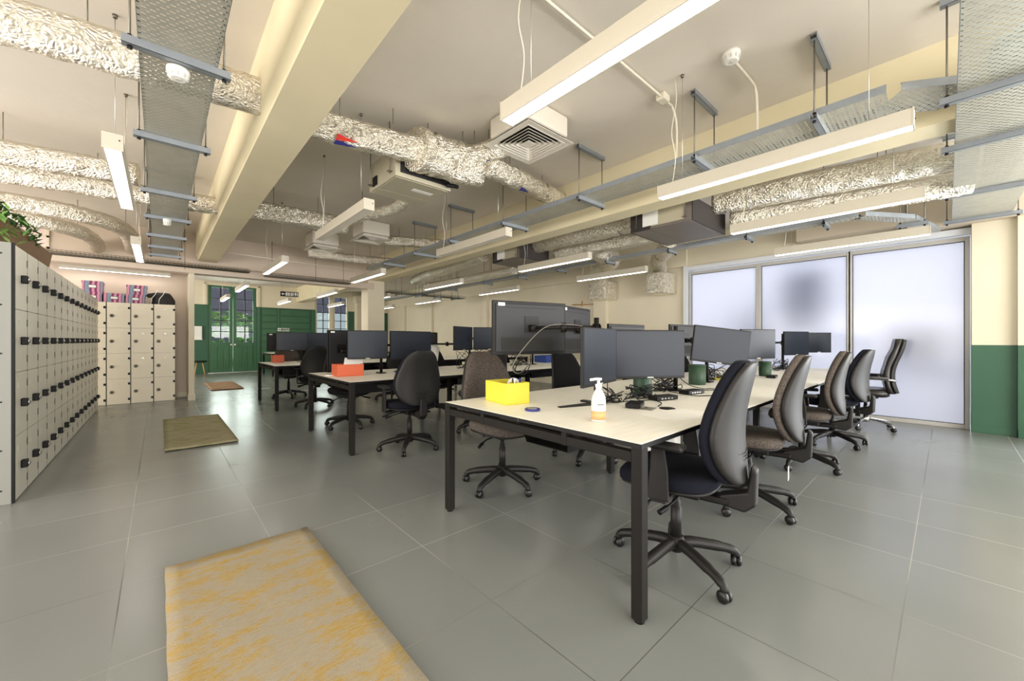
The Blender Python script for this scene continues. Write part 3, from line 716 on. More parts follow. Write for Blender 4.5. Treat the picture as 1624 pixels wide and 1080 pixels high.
# ------------------------------------------------------------ lockers
def locker(label, group, m, wd, loc, rz, style):
    # local: front faces -Y, X across, origin at floor middle of the front
    t = thing('locker_column', label, 'locker', loc, rz, group); H = 1.835; D = .45; h = wd/2
    b = MB(); b.box(-h, h, .018, D, .0, H); b.build('body', 'lockside', t)
    e = MB(); e.box(-h, -h+.0025, .0, .0175, 0, H); e.box(h-.0025, h, .0, .0175, 0, H); e.build('edge_seal', 'black', t)
    ch = (H-.006)/4
    for k in range(4):
        z0 = .004+k*ch
        d = B(-h+.004, h-.004, 0, .0175, z0+.002, z0+ch-.002).build('door', m, t, bevel=.0015)
        zc = z0+ch/2
        if style == 'black':
            lk = MB(); lk.box(-.028, .022, -.034, .0, zc-.03, zc+.03); lo = lk.build('lock', 'black', d, bevel=.006)
            MB().lathe([(.017, 0), (.016, .006), (.008, .012)], (-.003, -.034, zc), 14, Matrix.Rotation(PI/2, 4, 'X')).build('dial', 'silver', lo)
            hg = MB(); hg.box(h-.020, h-.010, -.003, 0, zc+.11, zc+.165); hg.box(h-.020, h-.010, -.003, 0, zc-.165, zc-.11); hg.build('hinge', 'black', d)
            B(-h+.085, -h+.092, -.002, 0, zc+.115, zc+.15).build('number_plate', 'lockside', d)
        else:
            lk = MB(); lk.lathe([(.030, 0), (.030, .006), (.022, .014), (.018, .02)], (-h+.065, 0, zc-.01), 18, Matrix.Rotation(PI/2, 4, 'X')); lo = lk.build('lock', 'rod', d)
            MB().lathe([(.014, .018), (.012, .027)], (-h+.065, 0, zc-.01), 14, Matrix.Rotation(PI/2, 4, 'X')).build('dial', 'black', lo)
            hg = MB(); hg.box(h-.034, h-.005, -.006, 0, zc+.115, zc+.155); hg.box(h-.034, h-.005, -.006, 0, zc-.165, zc-.125); hg.build('hinge', 'black', d)
            B(-.005, .02, -.002, 0, zc+.13, zc+.138).build('number_plate', 'silver', d)
    return t
NL = 14
lk0 = locker('', 'left run of lockers', 'locker', .358, (-.765, 4.44+.18, 0), PI/2, 'black')
LN = 'cream four-door locker column in the left row, %s from the camera'
for k in range(NL):
    if k == 0: lk0['label'] = LN % ORD[0]
    else: dup(lk0, (-.765, 4.62+.36*k, 0), PI/2, LN % ORD[k])
mb = MB(); mb.box(-1.235, -.775, 4.405, 4.425, 0, 1.84); o = mb.build('locker_end_panel', 'endpanel', bevel=.002); tag(o, 'grey end panel closing the near end of the left lockers', 'panel')
B(-.775, -.762, 4.405, 4.438, 0, 1.84).build('black_edge', 'black', o)
g = MB(); g.box(-.868, -.866, 4.4035, 4.4045, 0, 1.84); g.build('groove', 'void', o)
g = MB()
for z in (.1, .38, .72, 1.06, 1.4, 1.76): g.lathe([(.006, 0), (.006, .003)], (-.82, 4.405, z), 8, Matrix.Rotation(PI/2, 4, 'X'))
g.build('screws', 'black', o)
bk0 = locker('', 'back row of lockers', 'lockerb', .306, (.075, 9.97, 0), 0, 'round')
LN = 'ivory four-door locker column against the back wall, %s from the right'
for k in range(5):
    if k == 0: bk0['label'] = LN % ORD[0]
    else: dup(bk0, (.075-.31*k, 9.97, 0), 0, LN % ORD[k])

# striped boxes and the bag on the back lockers
def sbox(label, x0, x1, y0, z0, hh):
    t = thing('storage_box', label, 'box', ((x0+x1)/2, y0+.15, z0), 0, 'striped storage boxes'); h = (x1-x0)/2
    b = MB(); b.box(-h, h, -.15, .15, 0, hh-.03); b.build('body', 'stripe', t, bevel=.003)
    B(-h-.006, h+.006, -.156, .156, hh-.04, hh).build('lid', 'stripe', t, bevel=.003)
    f = MB(); f.box(-.05, .05, -.154, -.15, hh*.35, hh*.38); f.box(-.05, .05, -.154, -.15, hh*.62, hh*.65); f.box(-.05, -.045, -.154, -.15, hh*.35, hh*.65); f.box(.045, .05, -.154, -.15, hh*.35, hh*.65)
    f.build('card_holder', 'black', t); B(-.044, .044, -.152, -.15, hh*.38, hh*.62).build('card', 'tag', t)
ZL = 1.836
sbox('striped pink storage box on the back lockers, lower left of all', -.99, -.76, 10.03, ZL, .17)
sbox('striped pink storage box stacked at the left on the back lockers', -1.00, -.75, 10.03, ZL+.171, .19)
sbox('striped pink storage box standing alone on the back lockers', -.735, -.475, 10.03, ZL, .165)
sbox('striped storage box on the back lockers under another box', -.455, -.205, 10.03, ZL, .16)
sbox('striped pink storage box topmost of the right stack on the lockers', -.445, -.175, 10.03, ZL+.161, .175)
t = thing('drawstring_bag', 'black bag with white cords lying on the back lockers', 'bag', (.03, 10.2, ZL))
vs = []; fs = []; nr, ns = 12, 8
for i in range(ns+1):
    a = i/ns; z = .24*math.sin(a*PI*.5); w_ = math.sqrt(max(0, 1-a**2.2))
    for k in range(nr): th = 2*PI*k/nr; vs.append((.17*w_*math.cos(th)*(1+.1*math.sin(3*th+i))+.02, .12*w_*math.sin(th), z))
for i in range(ns):
    for k in range(nr): fs.append((i*nr+k, i*nr+(k+1) % nr, (i+1)*nr+(k+1) % nr, (i+1)*nr+k))
MB().add(vs, fs, True).build('sack', 'bag', t)
B(-.16, .02, -.06, .06, .17, .245, ).build('flap', 'bag', t, rot=(0, -.25, 0), bevel=.02)
for x in (-.12, -.01): MB().tube(smooth_path([(x-.03, -.10, .0), (x-.02, -.15, .1), (x+.03, -.13, .19), (x+.06, -.08, .27)], 6), .006, 6).build('cord', 'white', t)

# planter trough with foliage on the left lockers
t = thing('planter_trough', 'brown trough of green plants on the left lockers', 'planter', (-1.0, 5.15, ZL))
b = MB(); b.prism([(-.08, 0), (.08, 0), (.12, .27), (-.12, .27)], -.68, 1.48, 'y'); b.build('trough', 'wood', t, bevel=.01)
def leaves(n, box, size, seed, m, name, par):
    rnd = random.Random(seed); mb = MB()
    for i in range(n):
        p = Vector([rnd.uniform(a, b) for a, b in box]); s = size*rnd.uniform(.6, 1.3)
        R = Matrix.Rotation(rnd.uniform(0, 6.3), 4, 'Z') @ Matrix.Rotation(rnd.uniform(-1.0, 1.0), 4, 'Y')
        vs = [p+(R @ Vector(v))*s for v in ((-.5, 0, 0), (-.1, .2, .07), (.3, .16, .05), (.6, 0, -.05), (.3, -.16, .05), (-.1, -.2, .07))]
        mb.add(vs, [(0, 1, 2, 3, 4, 5)])
    return mb.build(name, m, par)
o = leaves(420, ((-.16, .16), (-.7, .75), (.22, .34)), .07, 3, 'leaf', 'foliage', t)
leaves(120, ((-.1, .2), (-.7, -.1), (.02, .30)), .07, 5, 'leafb', 'foliage', t)

# ------------------------------------------------------------ benches
DZ = .735
def bench(label, x0, x1, y0, y1, n, lit=True):
    t = thing('bench_desk', label, 'desk', (x0, y0, 0)); W = y1-y0; L = x1-x0; step = L/n; ym = W/2
    for k in range(n):
        for (a, b, nm) in ((0.0, ym-.002, 'worktop'), (ym+.002, W, 'worktop')):
            top = B(k*step+(.0015 if k else 0), (k+1)*step-.0015, a, b, DZ-.022, DZ).build(nm, 'desk', t)
            e = MB(); 
            if k == 0: e.box(-.002, 0, a, b, DZ-.022, DZ-.002)
            if a == 0: e.box(k*step, (k+1)*step, -.002, 0, DZ-.022, DZ-.002)
            else: e.box(k*step, (k+1)*step, W, W+.002, DZ-.022, DZ-.002)
            if e.v: e.build('edging', 'black', top)
    fz0, fz1 = DZ-.085, DZ-.042
    for k in range(n+1):
        x = min(max(k*step, .025), L-.025); end = k in (0, n); ia = 0 if end else .42; ib = 0 if end else .29; inset = ia
        for yy in (ia+.022, W-.022-ib):
            leg = MB(); leg.box(x-.025, x+.025, yy-.025, yy+.025, .012, DZ-.022); leg.build('leg', 'legm', t, bevel=.004)
            MB().lathe([(.02, 0), (.02, .012)], (x, yy, 0), 12).build('foot', 'black', t)
        f = MB(); f.box(x-.022, x+.022, inset+.047, W-.047-ib, fz0, fz1)
        for q in (.28, .72): f.box(x-.026, x+.026, W*q-.015, W*q+.015, fz0-.001, DZ-.0225)
        f.build('cross_frame', 'legm', t, bevel=.003)
    r = MB()
    for yy in (.33, W-.33): r.box(.05, L-.05, yy-.02, yy+.02, fz0+.002, fz1-.002)
    r.build('long_rail', 'legm', t)
    for k in range(n):
        xa, xb = k*step+.22, (k+1)*step-.22
        c = MB(); c.box(xa, xb, ym-.16, ym+.16, DZ-.20, DZ-.196); c.box(xa, xb, ym-.162, ym-.16, DZ-.20, DZ-.1)
        c.add([(xa, ym+.16, DZ-.2), (xb, ym+.16, DZ-.2), (xb, ym+.24, DZ-.06), (xa, ym+.24, DZ-.06)], [(0, 1, 2, 3)])
        c.build('cable_tray', 'blackm', t)
    return t
bench('long white front bench desk on dark legs with the yellow box', 1.435, 7.35, .82, 2.27, 4)
bench('long white middle bench desk on dark legs with the orange letter box', 1.41, 7.2, 3.97, 5.44, 4)
bench('white rear bench desk on dark legs with the small orange box', 1.395, 7.1, 7.28, 8.78, 4)
bench('furthest white bench desk near the green wall', 2.65, 6.6, 14.3, 15.8, 3)

# ------------------------------------------------------------ task chair
def pillow(wf, yc, dp, z0, z1, n=28, m=18, front=True, back=True, p=.75):
    """vertical pillow: half width wf(v), centre line yc(v), half depth dp(v); rings of n points"""
    vs = []; fs = []
    for j in range(m+1):
        v = .5-.5*math.cos(PI*j/m); z = z0+(z1-z0)*v
        for k in range(n):
            th = 2*PI*k/n; cx, sy = math.cos(th), math.sin(th)
            x = wf(v)*math.copysign(abs(cx)**p, cx); y = yc(v, x)+dp(v)*math.copysign(abs(sy)**p, sy)
            vs.append((x, y, z))
    for j in range(m):
        for k in range(n): fs.append((j*n+k, j*n+(k+1) % n, (j+1)*n+(k+1) % n, (j+1)*n+k))
    fs.append(tuple(range(n))[::-1]); fs.append(tuple(m*n+k for k in range(n)))
    return MB().add(vs, fs, True)
def rounded(v, e=6.0):
    return (1-abs(2*v-1)**e)**(1/e) if 0 < v < 1 else .0
def make_base(t, chrome=False):
    m = 'base'; ms = 'chrome' if chrome else 'base'
    b = MB()
    for k in range(5):
        a = k*2*PI/5+.35; d = Vector((math.cos(a), math.sin(a), 0))
        P = [Vector((0, 0, .115)), d*.07+Vector((0, 0, .12)), d*.18+Vector((0, 0, .105)), d*.26+Vector((0, 0, .088)), d*.30+Vector((0, 0, .07)), d*.305+Vector((0, 0, .052))]
        b.tube(smooth_path(P, 3), ([.028]*4+[.026]*4+[.022]*4+[.018]*4) if not chrome else .012, 10)
    b.lathe([(.03, .075), (.042, .09), (.045, .13), (.032, .155)], (0, 0, 0), 16); b.build('base', ms, t)
    for k in range(5):
        a = k*2*PI/5+.35; d = Vector((math.cos(a), math.sin(a), 0)); c = d*.305; ang = a+1.1*k
        Rt = Matrix.Translation((c.x, c.y, .028)) @ Matrix.Rotation(ang, 4, 'Z') @ Matrix.Rotation(PI/2, 4, 'X')
        w_ = MB()
        for s in (-1, 1):
            prof = [(.008, s*.024), (.023, s*.022), (.028, s*.016), (.028, s*.005), (.008, s*.004)]
            w_.lathe(prof, (0, 0, 0), 16, Rt)
        w_.lathe([(.02, -.004), (.02, .004)], (0, 0, .004), 12, Rt); w_.build('caster', 'tyre', t)
    g = MB(); g.lathe([(.026, .15), (.026, .30), (.021, .302), (.021, .33), (.014, .335), (.014, .43)], (0, 0, 0), 16); g.build('gas_lift', ms if chrome else 'base', t)
def arm(t, s, loop=False):
    u = MB()
    if loop:
        u.tube(smooth_path([(s*.2, -.02, .44), (s*.29, .02, .50), (s*.30, .10, .62), (s*.29, -.02, .665), (s*.27, -.22, .66), (s*.24, -.26, .64)], 5), .014, 8)
        o = u.build('armrest', 'chrome', t); MB().tube([(s*.297, .12, .672), (s*.292, .0, .682), (s*.28, -.2, .678)], .022, 8).build('arm_pad', 'leather', o); return
    u.prism([(-.05, .42), (.05, .42), (.035, .56), (.03, .66), (-.03, .66), (-.045, .56)], s*.265, s*.285, 'x')
    u.box(min(s*.12, s*.275), max(s*.12, s*.275), -.035, .035, .405, .425)
    o = u.build('armrest', 'base', t, bevel=.006)
    q = MB(); q.box(-.04, .04, -.12, .13, .0, .028)
    q.build('arm_pad', 'shell', o, (s*.275, 0, .66), (0, 0, s*.08), bevel=.013, seg=3)
def make_chair(fab, arms=True, tagl=False):
    t = thing('office_chair', '', 'chair')
    make_base(t)
    mc = MB(); mc.box(-.09, .09, -.13, .11, .385, .43); mc.box(-.045, .045, -.25, -.1, .375, .41); mc.build('tilt_mechanism', 'blackm', t, bevel=.01)
    for s, y in ((-1, .05), (-1, -.04), (1, .02)):
        MB().tube(smooth_path([(s*.08, y, .40), (s*.16, y, .39), (s*.22, y+.02, .37), (s*.26, y+.04, .355)], 3), [.006]*6+[.012]*4, 8).build('lever', 'black', t)
    # seat
    def sw(v): return .245*rounded(v*.94+.03, 5)+.005
    vs = []; fs = []; n, m = 28, 8
    def ring(z, sc, dome=0):
        r = []
        for k in range(n):
            th = 2*PI*k/n; c, s_ = math.cos(th), math.sin(th); x = .25*math.copysign(abs(c)**.62, c)*sc; y = .02+.235*math.copysign(abs(s_)**.62, s_)*sc
            zz = z-.03*max(0, (y-.14)/.12)**2; r.append((x, y, zz))
        return r
    rings = [ring(.455, .93), ring(.465, .99), ring(.485, 1.0), ring(.505, .985), ring(.517, .93), ring(.522, .8), ring(.520, .5), ring(.516, .15)]
    for r in rings: vs += r
    for j in range(len(rings)-1):
        for k in range(n): fs.append((j*n+k, j*n+(k+1) % n, (j+1)*n+(k+1) % n, (j+1)*n+k))
    fs.append(tuple(range(n))[::-1]); fs.append(tuple((len(rings)-1)*n+k for k in range(n)))
    seat = MB().add(vs, fs, True).build('seat', fab, t)
    rings = [ring(.425, .45), ring(.43, .8), ring(.445, .95), ring(.4545, .965)]
    vs = [p for r in rings for p in r]; fs = [(j*n+k, j*n+(k+1) % n, (j+1)*n+(k+1) % n, (j+1)*n+k) for j in range(3) for k in range(n)]; fs += [tuple(range(n))[::-1], tuple(3*n+k for k in range(n))]
    MB().add(vs, fs, True).build('seat_pan', 'shell', t)
    # backrest
    Wd = lambda v: (.232+.022*math.sin(PI*min(1, v*1.4))-.045*max(0, v-.4)/.6)*max(.06, rounded(.02+v*.965, 2.9))
    Yc = lambda v, x: -.262+.040*math.sin(PI*v*1.1)-.025*v**1.5+.9*x*x*.9
    bk = pillow(Wd, Yc, lambda v: .042*max(.3, rounded(.03+v*.95, 4)), .50, 1.055)
    back = bk.build('backrest', fab, t)
    W2 = lambda v: Wd(v)*.985; Y2 = lambda v, x: Yc(v, x)-.038
    pillow(W2, Y2, lambda v: (.026+.012*math.sin(PI*v))*max(.3, rounded(.03+v*.95, 4)), .505, 1.05).build('back_shell', 'shell', back)
    r = MB()
    for z in (.60, .615, .63): r.tube(smooth_path([(-.10, Yc(.2, .1)-.064, z+.012), (0, Yc(.2, 0)-.074, z), (.10, Yc(.2, .1)-.064, z+.012)], 4), .0028, 5)
    r.build('moulded_ribs', 'shell', back)
    J = MB(); J.prism([(-.20, .375), (-.31, .36), (-.355, .40), (-.36, .56), (-.335, .58), (-.318, .46), (-.20, .42)], -.038, .038, 'x'); J.build('back_bracket', 'base', t, bevel=.012, seg=3)
    if arms:
        for s in (-1, 1): arm(t, s)
    if tagl:
        B(-.07, -.02, -.235, -.232, .24, .33).build('hanging_tag', 'tag', t)
    return t
protos = {}
def chair(kind, x, y, deg, label, arms=True, tagl=False):
    key = (kind, arms, tagl); rz = math.radians(deg); g = 'office chairs at the benches'
    if key not in protos:
        c = make_chair(kind, arms, tagl); c.location = (x, y, 0); c.rotation_euler = (0, 0, rz); c['label'] = label; c['group'] = g; protos[key] = c
    else: dup(protos[key], (x, y, 0), rz, label, g)
chair('fabric_navy', 1.97, .93, 9, 'navy office chair with armrests at the front corner of the front bench')
chair('tweed', 3.06, .93, 9, 'brown tweed office chair with a hanging tag, second along the front bench', False, True)
chair('tweed', 4.42, .90, 9, 'brown tweed office chair, third along the near side of the front bench', True)
chair('fabric_navy', 5.60, .86, -6, 'dark office chair drawn out next to the leather executive chair', True)
chair('tweed', 2.03, 2.37, 176, 'grey tweed office chair behind the yellow box', False)
chair('fabric_black', 3.12, 2.38, 185, 'black office chair on the far side of the front bench, second from the left', True)
chair('fabric_black', 4.5, 2.45, 178, 'black office chair on the far side of the front bench, third from the left', True)
chair('fabric_black', 5.8, 2.45, 182, 'black office chair on the far side of the front bench nearest the windows', True)
chair('fabric_navy', 1.98, 3.83, -4, 'navy office chair with its back turned at the middle bench', True)
chair('tweed', 3.05, 3.98, 5, 'tweed office chair half hidden behind the grey tweed chair', False)
chair('fabric_navy', 4.72, 3.75, 42, 'dark office chair turned sideways in front of the blue box', True)
chair('fabric_black', 1.90, 5.40, 186, 'black office chair on the far side of the middle bench by the orange box', False)
chair('fabric_black', 3.3, 5.45, 176, 'black office chair on the far side of the middle bench, second along', True)
chair('fabric_black', 4.8, 5.5, 180, 'black office chair on the far side of the middle bench, third along', True)
chair('fabric_black', 2.02, 7.38, -8, 'black office chair with its back turned at the rear bench', True)
chair('fabric_black', 3.4, 7.3, 8, 'black office chair on the near side of the rear bench, second along', True)
chair('tweed', 1.95, 8.95, 178, 'brown tweed office chair on the far side of the rear bench', False)
chair('fabric_black', 3.3, 9.0, 180, 'black office chair on the far side of the rear bench, second along', True)
chair('fabric_black', 3.3, 14.2, 5, 'black office chair at the furthest bench', True)
# executive chair
t = thing('executive_chair', 'high-backed black leather chair with chrome feet before the right window', 'chair', (6.95, .72, 0), math.radians(8))
make_base(t, True)
MB().box(-.09, .09, -.12, .12, .40, .43).build('tilt_mechanism', 'blackm', t, bevel=.008)
def rr(z, sc, y0=.0):
    r = []
    for k in range(28):
        th = 2*PI*k/28; c_, s_ = math.cos(th), math.sin(th); r.append((.26*math.copysign(abs(c_)**.5, c_)*sc, .02+.25*math.copysign(abs(s_)**.5, s_)*sc, z))
    return r
rg = [rr(.43, .9), rr(.445, .99), rr(.48, 1.0), rr(.52, .97), rr(.53, .85), rr(.527, .5), rr(.524, .1)]
MB().add([p for r in rg for p in r], [(j*28+k, j*28+(k+1) % 28, (j+1)*28+(k+1) % 28, (j+1)*28+k) for j in range(6) for k in range(28)]+[tuple(range(28))[::-1], tuple(6*28+k for k in range(28))], True).build('seat', 'leather', t)
Wd = lambda v: (.25-.03*v)*max(.3, rounded(.04+v*.92, 5))
Yc = lambda v, x: -.25+.045*math.sin(PI*v*1.5)-.02*v+.5*x*x
back = pillow(Wd, Yc, lambda v: .05*max(.35, rounded(.04+v*.92, 4))*(1+.12*math.cos(v*19)), .48, 1.17, p=.6).build('backrest', 'leather', t)
pillow(lambda v: Wd(v)*.97, lambda v, x: Yc(v, x)-.045, lambda v: .022, .49, 1.16, p=.6).build('back_shell', 'shell', back)
MB().add(*[(lambda P: P)([(-.2, Yc(.66, .2)+.052, .93), (.2, Yc(.66, .2)+.052, .93), (.2, Yc(.66, .2)+.056, .936), (-.2, Yc(.66, .2)+.056, .936)]), [(0, 1, 2, 3)]]).build('headrest_seam', 'black', back)
for s in (-1, 1): arm(t, s, True)

# ------------------------------------------------------------ monitors and arms
MG = 'monitors on the benches'
def monitor(label, c, z, yaw, w=.53, h=.335, roll=0.0, tilt=0.0, sticker=False, vesa=True, port=False):
    # c: (x, y) of the centre, z: centre height, yaw of the right-hand vector in degrees; screen faces -Y when yaw = 0
    t = thing('monitor', label, 'monitor', (c[0], c[1], z), 0, MG); t.rotation_euler = (math.radians(tilt), math.radians(roll), math.radians(yaw))
    a, b = w/2, h/2
    B(-a, a, .0, .022, -b, b).build('housing', 'bezel', t, bevel=.004)
    B(-a+.008, a-.008, -.0015, .0005, -b+.018, b-.010).build('screen', 'screen', t)
    B(-.022, .022, -.002, .0, -b+.005, -b+.011).build('badge', 'tag', t)
    q = MB(); q.prism([(-a+.02, -b+.02), (a-.02, -b+.02), (a-.02, b-.02), (-a+.02, b-.02)], .022, .030, 'y')
    rear = q.build('rear_cover', 'mback', t, bevel=.004)
    B(-a+.08, a-.08, .0295, .0312, b-.045, b-.042).build('vent_slot', 'void', rear)
    if h > .25: B(-a+.12, a-.06, .0295, .032, -b+.03, -b+.115).build('port_recess', 'void', rear)
    B(-.055, .055, .030, .034, -.03, .08).build('mount_plate', 'blackm', t)
    if sticker: B(a-.085, a-.035, .0296, .0312, b-.035, b-.015).build('sticker', 'tag', t)
    return t
def armpost(label, x, y, ztop, targets, z0=DZ):
    t = thing('monitor_mount', label, 'monitor mount', (x, y, z0), 0, 'monitor arms')
    MB().tube([(0, 0, .012), (0, 0, ztop-z0)], .017, 12).build('pole', 'blackm', t)
    b = MB(); b.box(-.05, .05, -.05, .05, 0, .012); b.box(-.02, .02, -.05, .12, -.0, .0119); b.build('clamp_base', 'blackm', t, bevel=.003)
    for k, (tx, ty, tz) in enumerate(targets):
        d = Vector((tx-x, ty-y, 0)); zc = tz-z0; L = d.length; e = d.normalized() if L > .01 else Vector((0, 1, 0)); side = Vector((-e.y, e.x, 0))*(.06 if L > .15 else .0)
        mid = e*L*.5+side
        a = MB(); a.tube([(0, 0, zc), tuple(mid+Vector((0, 0, zc)))], .014, 8); a.tube([tuple(mid+Vector((0, 0, zc))), (d.x, d.y, zc)], .012, 8)
        a.lathe([(.026, -.025), (.026, .025)], (0, 0, zc), 14); a.lathe([(.02, -.03), (.02, .03)], tuple(mid+Vector((0, 0, zc))), 12)
        ao = a.build('arm', 'blackm', t)
        MB().lathe([(.022, -.022), (.022, .022)], (d.x, d.y, zc), 12).build('swivel', 'blackm', ao)
    return t
def backpt(c, yaw, off=.05): a = math.radians(yaw); return (c[0]-math.sin(a)*off, c[1]+math.cos(a)*off)
MON = [
 # label, centre, z, yaw, w, h, roll, sticker
 ('large monitor seen from behind above the yellow box, white sticker', (1.90, 1.93), 1.235, 166, .58, .36, 0, True),
 ('second monitor seen from behind, angled right of the largest one', (2.42, 1.96), 1.23, 193, .53, .36, 0, True),
 ('monitor behind the pump bottle, turned sharply sideways', (2.03, 1.43), 1.052, 12, .50, .35, 0, False),
 ('blue-grey monitor facing the camera right of the pump bottle', (2.52, 1.37), 1.055, -34, .51, .335, 0, False),
 ('tilted brownish monitor above the first navy chair', (3.87, 1.40), 1.10, -42, .53, .335, 7, False),
 ('grey monitor in the middle of the front bench before the window post', (5.02, 1.42), 1.11, -25, .50, .335, 0, False),
 ('monitor near the window end of the front bench, left of the last', (6.70, 1.42), 1.11, -22, .50, .335, 0, False),
 ('last small blue monitor at the window end of the front bench', (7.12, 1.24), 1.12, -40, .36, .29, 0, False),
 ('monitor peeking over the blue-grey one, seen from behind', (2.98, 1.85), 1.12, 178, .53, .335, 0, False),
 ('monitor seen from behind just left of the tilted brownish one', (4.15, 1.88), 1.15, 172, .53, .335, 0, False),
 ('monitor seen from behind at the window post, beyond the tilted one', (4.75, 1.90), 1.15, 188, .53, .335, 0, False),
 ('monitor seen from behind left of the window end pair', (5.75, 1.88), 1.12, 188, .50, .335, 0, False),
 ('blue-grey monitor behind the orange letter box', (1.84, 4.60), 1.10, -14, .45, .34, 0, False),
 ('dark monitor between the orange letter box and the navy chair', (2.42, 4.62), 1.09, 10, .64, .36, 0, False),
 ('upright dark monitor seen from behind left of the blue-grey one', (1.68, 5.08), 1.02, 190, .34, .52, 0, True),
 ('raised monitor behind the navy chair, left of two', (3.22, 4.60), 1.18, 24, .50, .335, 0, False),
 ('raised monitor behind the navy chair, right of two', (3.68, 4.58), 1.18, -28, .50, .335, 0, False),
 ('dark monitor seen from behind right of the navy chair', (2.75, 5.02), 1.10, 172, .53, .335, 0, True),
 ('monitor seen from behind on the middle bench near its far end', (4.6, 5.0), 1.12, 185, .53, .335, 0, False),
 ('far monitor on the middle bench facing the aisle', (5.0, 4.6), 1.10, 5, .53, .335, 0, False),
 ('dark blue monitor on the rear bench behind the small orange box', (1.80, 8.0), 1.13, -8, .50, .335, 0, False),
 ('brownish monitor on the rear bench, second from the left', (2.27, 7.98), 1.13, 4, .47, .335, 0, False),
 ('monitor seen from behind at the left end of the rear bench', (1.72, 8.42), 1.12, 184, .50, .335, 0, True),
 ('monitor on the rear bench, third from the left', (3.1, 8.0), 1.12, 6, .53, .335, 0, False),
 ('monitor seen from behind on the rear bench, second along', (2.9, 8.42), 1.12, 178, .53, .335, 0, True),
]
for L_, c_, z_, yw, w_, h_, ro, st in MON: monitor(L_, c_, z_, yw, w_, h_, ro, sticker=st)
mp = {i: backpt(m[1], m[3]) + (m[2],) for i, m in enumerate(MON)}
armpost('tall black monitor arm on the front bench beside the pump bottle', 2.14, 1.545, 1.30, [mp[0], mp[1], (mp[2][0], mp[2][1], 1.10)])
_t = [o for o in bpy.data.objects if o.name.startswith('monitor_mount')][0]
q = MB(); q.add([(.0, -.06, .0), (.03, .03, .0), (-.30, .075, .0), (-.31, .045, .0), (.0, -.06, .006), (.03, .03, .006), (-.30, .075, .006), (-.31, .045, .006)], [(0, 1, 2, 3), (4, 5, 6, 7), (0, 1, 5, 4), (1, 2, 6, 5), (2, 3, 7, 6), (3, 0, 4, 7)]); q.build('foot_bar', 'blackm', _t)
armpost('black monitor pole right of the blue-grey monitor', 3.17, 1.50, 1.27, [mp[3], mp[8]])
armpost('black monitor arm under the tilted brownish monitor', 4.05, 1.60, 1.25, [mp[4], mp[9]])
armpost('black monitor arm at the middle of the front bench', 5.15, 1.62, 1.25, [mp[5], mp[10]])
armpost('black monitor arm near the window end of the front bench', 6.75, 1.60, 1.25, [mp[6], mp[7], mp[11]])
armpost('black monitor arm behind the orange letter box', 2.09, 4.80, 1.20, [mp[12], mp[13]])
armpost('black monitor arm holding the upright dark monitor', 1.85, 4.93, 1.15, [mp[14]])
armpost('black monitor arm under the raised monitor pair', 3.45, 4.78, 1.25, [mp[15], mp[16], mp[17]])
armpost('black monitor arm on the far part of the middle bench', 4.8, 4.8, 1.25, [mp[18], mp[19]])
armpost('black monitor arm on the rear bench', 2.05, 8.22, 1.25, [mp[20], mp[21], mp[22]])
armpost('black monitor arm further along the rear bench', 2.95, 8.22, 1.25, [mp[23], mp[24]])

# ------------------------------------------------------------ cables and small kit on the desks
def cable(label, pts, r=.0035, m='black', name='cable', group=None, k=7):
    return tag(MB().tube(smooth_path(pts, k), r, 6).build(name, m), label, 'cable', group)
def bundle(label, cx, cy, z, rx, ry, rz, n, seed):
    rnd = random.Random(seed); mb = MB()
    for i in range(n):
        P = []
        for j in range(6):
            a = rnd.uniform(0, 6.28); P.append((cx+rx*rnd.uniform(.1, 1)*math.cos(a), cy+ry*rnd.uniform(.1, 1)*math.sin(a), z+.005+rz*rnd.random()**2))
        mb.tube(smooth_path(P, 6), .0035, 5)
    o = tag(mb.build('cable_bundle', 'black'), label, 'cables'); return o
bundle('tangle of black cables behind the pump bottle', 2.25, 1.52, DZ, .16, .09, .10, 7, 1)
bundle('tangle of black cables below the blue-grey monitor', 2.62, 1.50, DZ, .22, .10, .09, 9, 2)
bundle('tangle of black cables at the foot of the monitor pole', 3.10, 1.56, DZ, .26, .09, .13, 10, 3)
bundle('tangle of black cables below the tilted brownish monitor', 4.25, 1.66, DZ, .5, .08, .16, 12, 4)
bundle('tangle of black cables in the middle of the front bench', 5.15, 1.58, DZ, .35, .10, .14, 10, 5)
bundle('tangle of black cables at the window end of the front bench', 6.5, 1.56, DZ, .4, .1, .16, 9, 6)
bundle('tangle of black cables on the middle bench by the navy chair', 2.45, 4.75, DZ, .25, .12, .10, 9, 7)
bundle('tangle of black cables under the raised monitor pair', 3.45, 4.72, DZ, .35, .14, .3, 12, 8)
bundle('tangle of black cables further along the middle bench', 4.5, 4.8, DZ, .35, .12, .18, 9, 9)
bundle('tangle of black cables on the rear bench', 2.2, 8.2, DZ, .4, .10, .2, 10, 10)
cable('black cable looping over the desk right of the bottle', [(2.3, 1.45, .74), (2.36, 1.42, .80), (2.42, 1.40, .745), (2.5, 1.35, .745), (2.42, 1.24, .745), (2.3, 1.2, .742)])
cable('black cable with a plug lying towards the navy chair', [(3.05, 1.5, .74), (2.95, 1.4, .75), (2.95, 1.25, .741), (3.05, 1.17, .741), (3.12, 1.10, .741)])
cable('looped black cable right of the monitor pole', [(3.2, 1.5, .86), (3.3, 1.45, .78), (3.42, 1.38, .742), (3.48, 1.34, .742), (3.42, 1.27, .742), (3.25, 1.38, .742)])
cable('grey cable looping at the tall monitor arm', [(2.12, 1.56, 1.22), (2.02, 1.62, 1.25), (1.85, 1.72, 1.24), (1.72, 1.8, 1.1), (1.66, 1.84, .98), (1.72, 1.84, .94), (1.82, 1.84, 1.0)], .003, m='rod')
